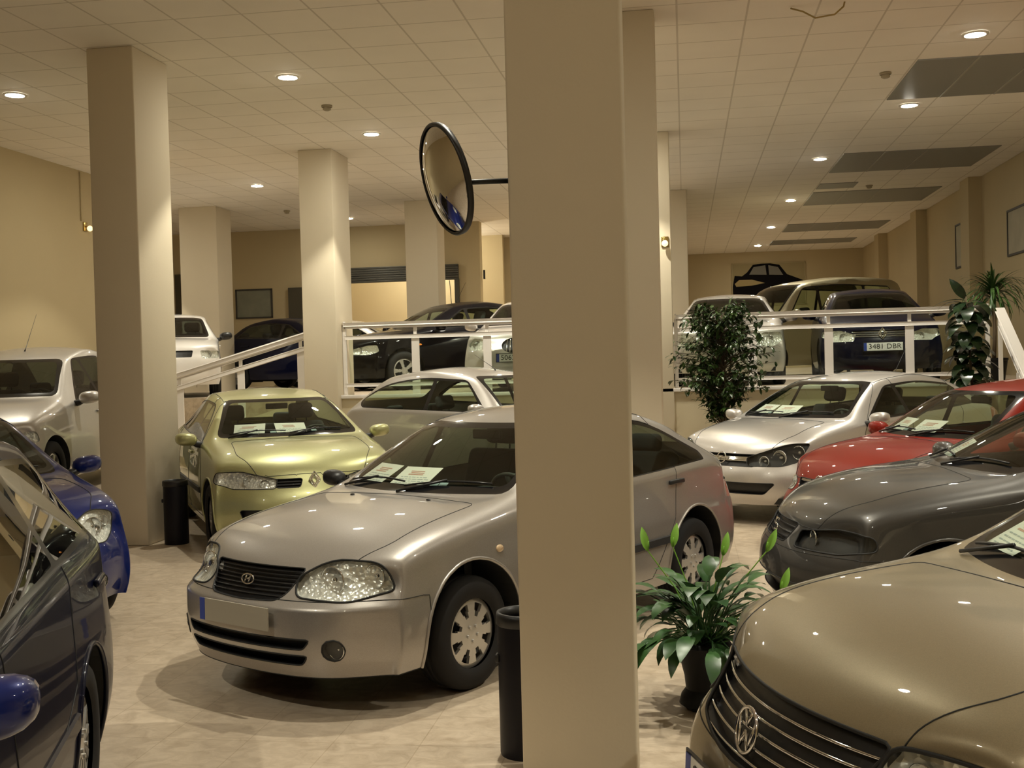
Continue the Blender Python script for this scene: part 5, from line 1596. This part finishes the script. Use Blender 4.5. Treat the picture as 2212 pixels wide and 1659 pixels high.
def leafmat(name, a, b, rough=.35):
    m = principled(name, a, rough)
    N, L, bs = nodes_of(m)
    tc = N.new('ShaderNodeTexCoord'); nz = N.new('ShaderNodeTexNoise'); nz.inputs['Scale'].default_value = 9
    cr = N.new('ShaderNodeValToRGB'); cr.color_ramp.elements[0].position = .35; cr.color_ramp.elements[0].color = (*a, 1); cr.color_ramp.elements[1].position = .7; cr.color_ramp.elements[1].color = (*b, 1)
    L.new(tc.outputs['Object'], nz.inputs[0]); L.new(nz.outputs[0], cr.inputs[0]); L.new(cr.outputs[0], bs.inputs['Base Color'])
    return m
M_LILY = leafmat('lily_leaf', (0.018, 0.055, 0.016), (0.045, 0.12, 0.03))
M_FICUS = leafmat('ficus_leaf', (0.015, 0.040, 0.010), (0.06, 0.11, 0.025))
M_PALM = leafmat('palm_leaf', (0.03, 0.07, 0.02), (0.08, 0.16, 0.04))

rr = random.Random(11)
r = empty('peace_lily', (.06, 5.42, 0)); tag(r, 'peace lily with dark green leaves in a black pot, beside the champagne saloon', 'potted plant')
pot(r, [(0, 0), (.085, 0), (.125, .03), (.115, .07), (.092, .10), (.098, .16), (.125, .27), (.132, .31), (.122, .325), (.115, .33), (.110, .33), (.105, .25), (0, .25)], .108, .30)
fo = bmesh.new(); stm = bmesh.new()
for i in range(120):
    a = rr.uniform(0, 2 * PI); el = rr.uniform(.15, 1.35); ln = rr.uniform(.14, .36)
    h = Vector((math.cos(a) * math.cos(el), math.sin(a) * math.cos(el), math.sin(el)))
    b0 = Vector((rr.uniform(-.04, .04), rr.uniform(-.04, .04), .30)); b1 = b0 + h * ln * .6 + Vector((0, 0, .04)); b2 = b0 + h * ln
    add_tube(stm, [b0, b1, b2], .0035, 5, caps=False)
    leaf(fo, b2, (h + Vector((0, 0, -.35))), Vector((0, 0, 1)), rr.uniform(.13, .22), rr.uniform(.034, .048), bend=rr.uniform(.5, 1.1))
obj('stems', stm, M_LILY, r); obj('leaves', fo, M_LILY, r)
for (dx, dy, dz, tx) in ((-.26, .0, .76, -.05), (-.14, .05, .77, .04), (.30, -.02, .76, .10), (.36, -.06, .58, .08), (.10, .1, .72, .05)):
    bm = bmesh.new(); add_tube(bm, [(0, 0, .30), (dx * .5, dy * .5, .30 + (dz - .30) * .6), (dx, dy, dz)], .003, 5, caps=False)
    st_ = obj('flower_stem', bm, M_LEAF2, r)
    bm = bmesh.new(); leaf(bm, (dx, dy, dz), (tx * 4, .1, .8), Vector((0, -1, 0)), .12, .022, bend=.3, fold=.5); obj('spathe', bm, M_LEAF2, st_)
    bm = bmesh.new(); add_tube(bm, [(dx, dy, dz), (dx + .006, dy - .01, dz + .045)], [.005, .003], 6); obj('spadix', bm, M_LEAF2, st_)

M_RUBP = leafmat('rubber_leaf', (0.008, 0.018, 0.008), (0.02, 0.045, 0.015), .25)
r = empty('ficus_tree', (.47, 14.75, 0)); tag(r, 'bushy leafy indoor tree in front of the right platform railing', 'tree')
pot(r, [(0, 0), (.17, 0), (.22, .36), (.235, .37), (.235, .40), (.21, .40), (.20, .33), (0, .33)], .205, .35)
bm = bmesh.new()
for k in range(3): add_tube(bm, [(.03 * math.cos(k * 2 + z * 3), .03 * math.sin(k * 2 + z * 3), z) for z in [.35 + .16 * q for q in range(8)]] + [(0, 0, 1.9)], .014, 7)
tr = obj('trunk', bm, M_BARK, r)
fo = bmesh.new(); tw = bmesh.new()
for i in range(360):
    z0 = rr.uniform(.75, 2.25)
    rad = .14 + .50 * math.sin(PI * max(0, min(1, (z0 - .55) / 2.0))) ** 1.0
    if z0 < 1.15: rad *= .65
    a = rr.uniform(0, 2 * PI); t = rad * rr.uniform(.6, 1.1)
    e = Vector((math.cos(a) * t, math.sin(a) * t, z0 + rr.uniform(.0, .16))); s0 = Vector((0, 0, z0 - .12))
    m_ = s0.lerp(e, .5) + Vector((0, 0, .06))
    add_tube(tw, [s0, m_, e], [.006, .004, .002], 4, caps=False)
    for q in range(11 if z0 > 1.15 else 6):
        u = rr.uniform(.35, 1.05); p_ = (s0.lerp(m_, u * 2) if u < .5 else m_.lerp(e, (u - .5) * 2))
        d_ = Vector((rr.uniform(-1, 1), rr.uniform(-1, 1), rr.uniform(-.9, .35)))
        leaf(fo, p_, d_ + (e - s0).normalized() * .5, Vector((0, 0, 1)), rr.uniform(.07, .12), rr.uniform(.02, .03), bend=.5, n=3)
obj('twigs', tw, M_BARK, r); obj('foliage', fo, M_FICUS, r)

r = empty('rubber_plant', (3.62, 15.12, 0)); tag(r, 'tall dark rubber plant with broad leaves where the right railing meets the stairs', 'potted plant')
pot(r, [(0, 0), (.15, 0), (.20, .32), (.215, .33), (.215, .36), (.19, .36), (.18, .3), (0, .3)], .185, .32)
bm = bmesh.new(); pts = [(0, 0, .3), (.03, 0, .9), (.0, .02, 1.5), (-.02, 0, 2.0), (-.05, -.02, 2.35)]; add_tube(bm, pts, [.02, .018, .016, .012, .008], 8); obj('stem', bm, M_BARK, r)
fo = bmesh.new()
for i in range(90):
    z = 1.0 + 1.3 * i / 89; a = i * 2.4
    d_ = Vector((math.cos(a), math.sin(a), rr.uniform(-.2, .5)))
    b_ = Vector((-.02, 0, z))
    leaf(fo, b_ + d_.normalized() * .05, d_, Vector((0, 0, 1)), rr.uniform(.26, .38), rr.uniform(.08, .11), bend=.9)
leaf(fo, (-.06, -.02, 2.33), (-.55, -.1, .75), Vector((0, -1, 0)), .32, .07, bend=.2); leaf(fo, (-.06, -.02, 2.3), (-1, 0, .15), Vector((0, 0, 1)), .42, .07, bend=.5)
obj('leaves', fo, M_RUBP, r)

r = empty('palm', (4.30, 16.65, PLAT)); tag(r, 'spiky green palm on the platform at the top of the stairs', 'potted plant')
pot(r, [(0, 0), (.14, 0), (.18, .28), (.19, .29), (.19, .32), (.17, .32), (.16, .26), (0, .26)], .165, .28)
bm = bmesh.new(); add_tube(bm, [(0, 0, .26), (.02, 0, .7), (0, 0, 1.24)], [.03, .025, .022], 8); obj('trunk', bm, M_BARK, r)
fo = bmesh.new()
for i in range(150):
    a = rr.uniform(0, 2 * PI); el = rr.uniform(-.1, 1.45)
    d_ = Vector((math.cos(a) * math.cos(el), math.sin(a) * math.cos(el), math.sin(el)))
    leaf(fo, Vector((0, 0, 1.12 + .15 * rr.random())), d_, Vector((0, 0, 1)), rr.uniform(.45, .75), .018, bend=rr.uniform(.7, 1.5), n=7)
obj('fronds', fo, M_PALM, r)
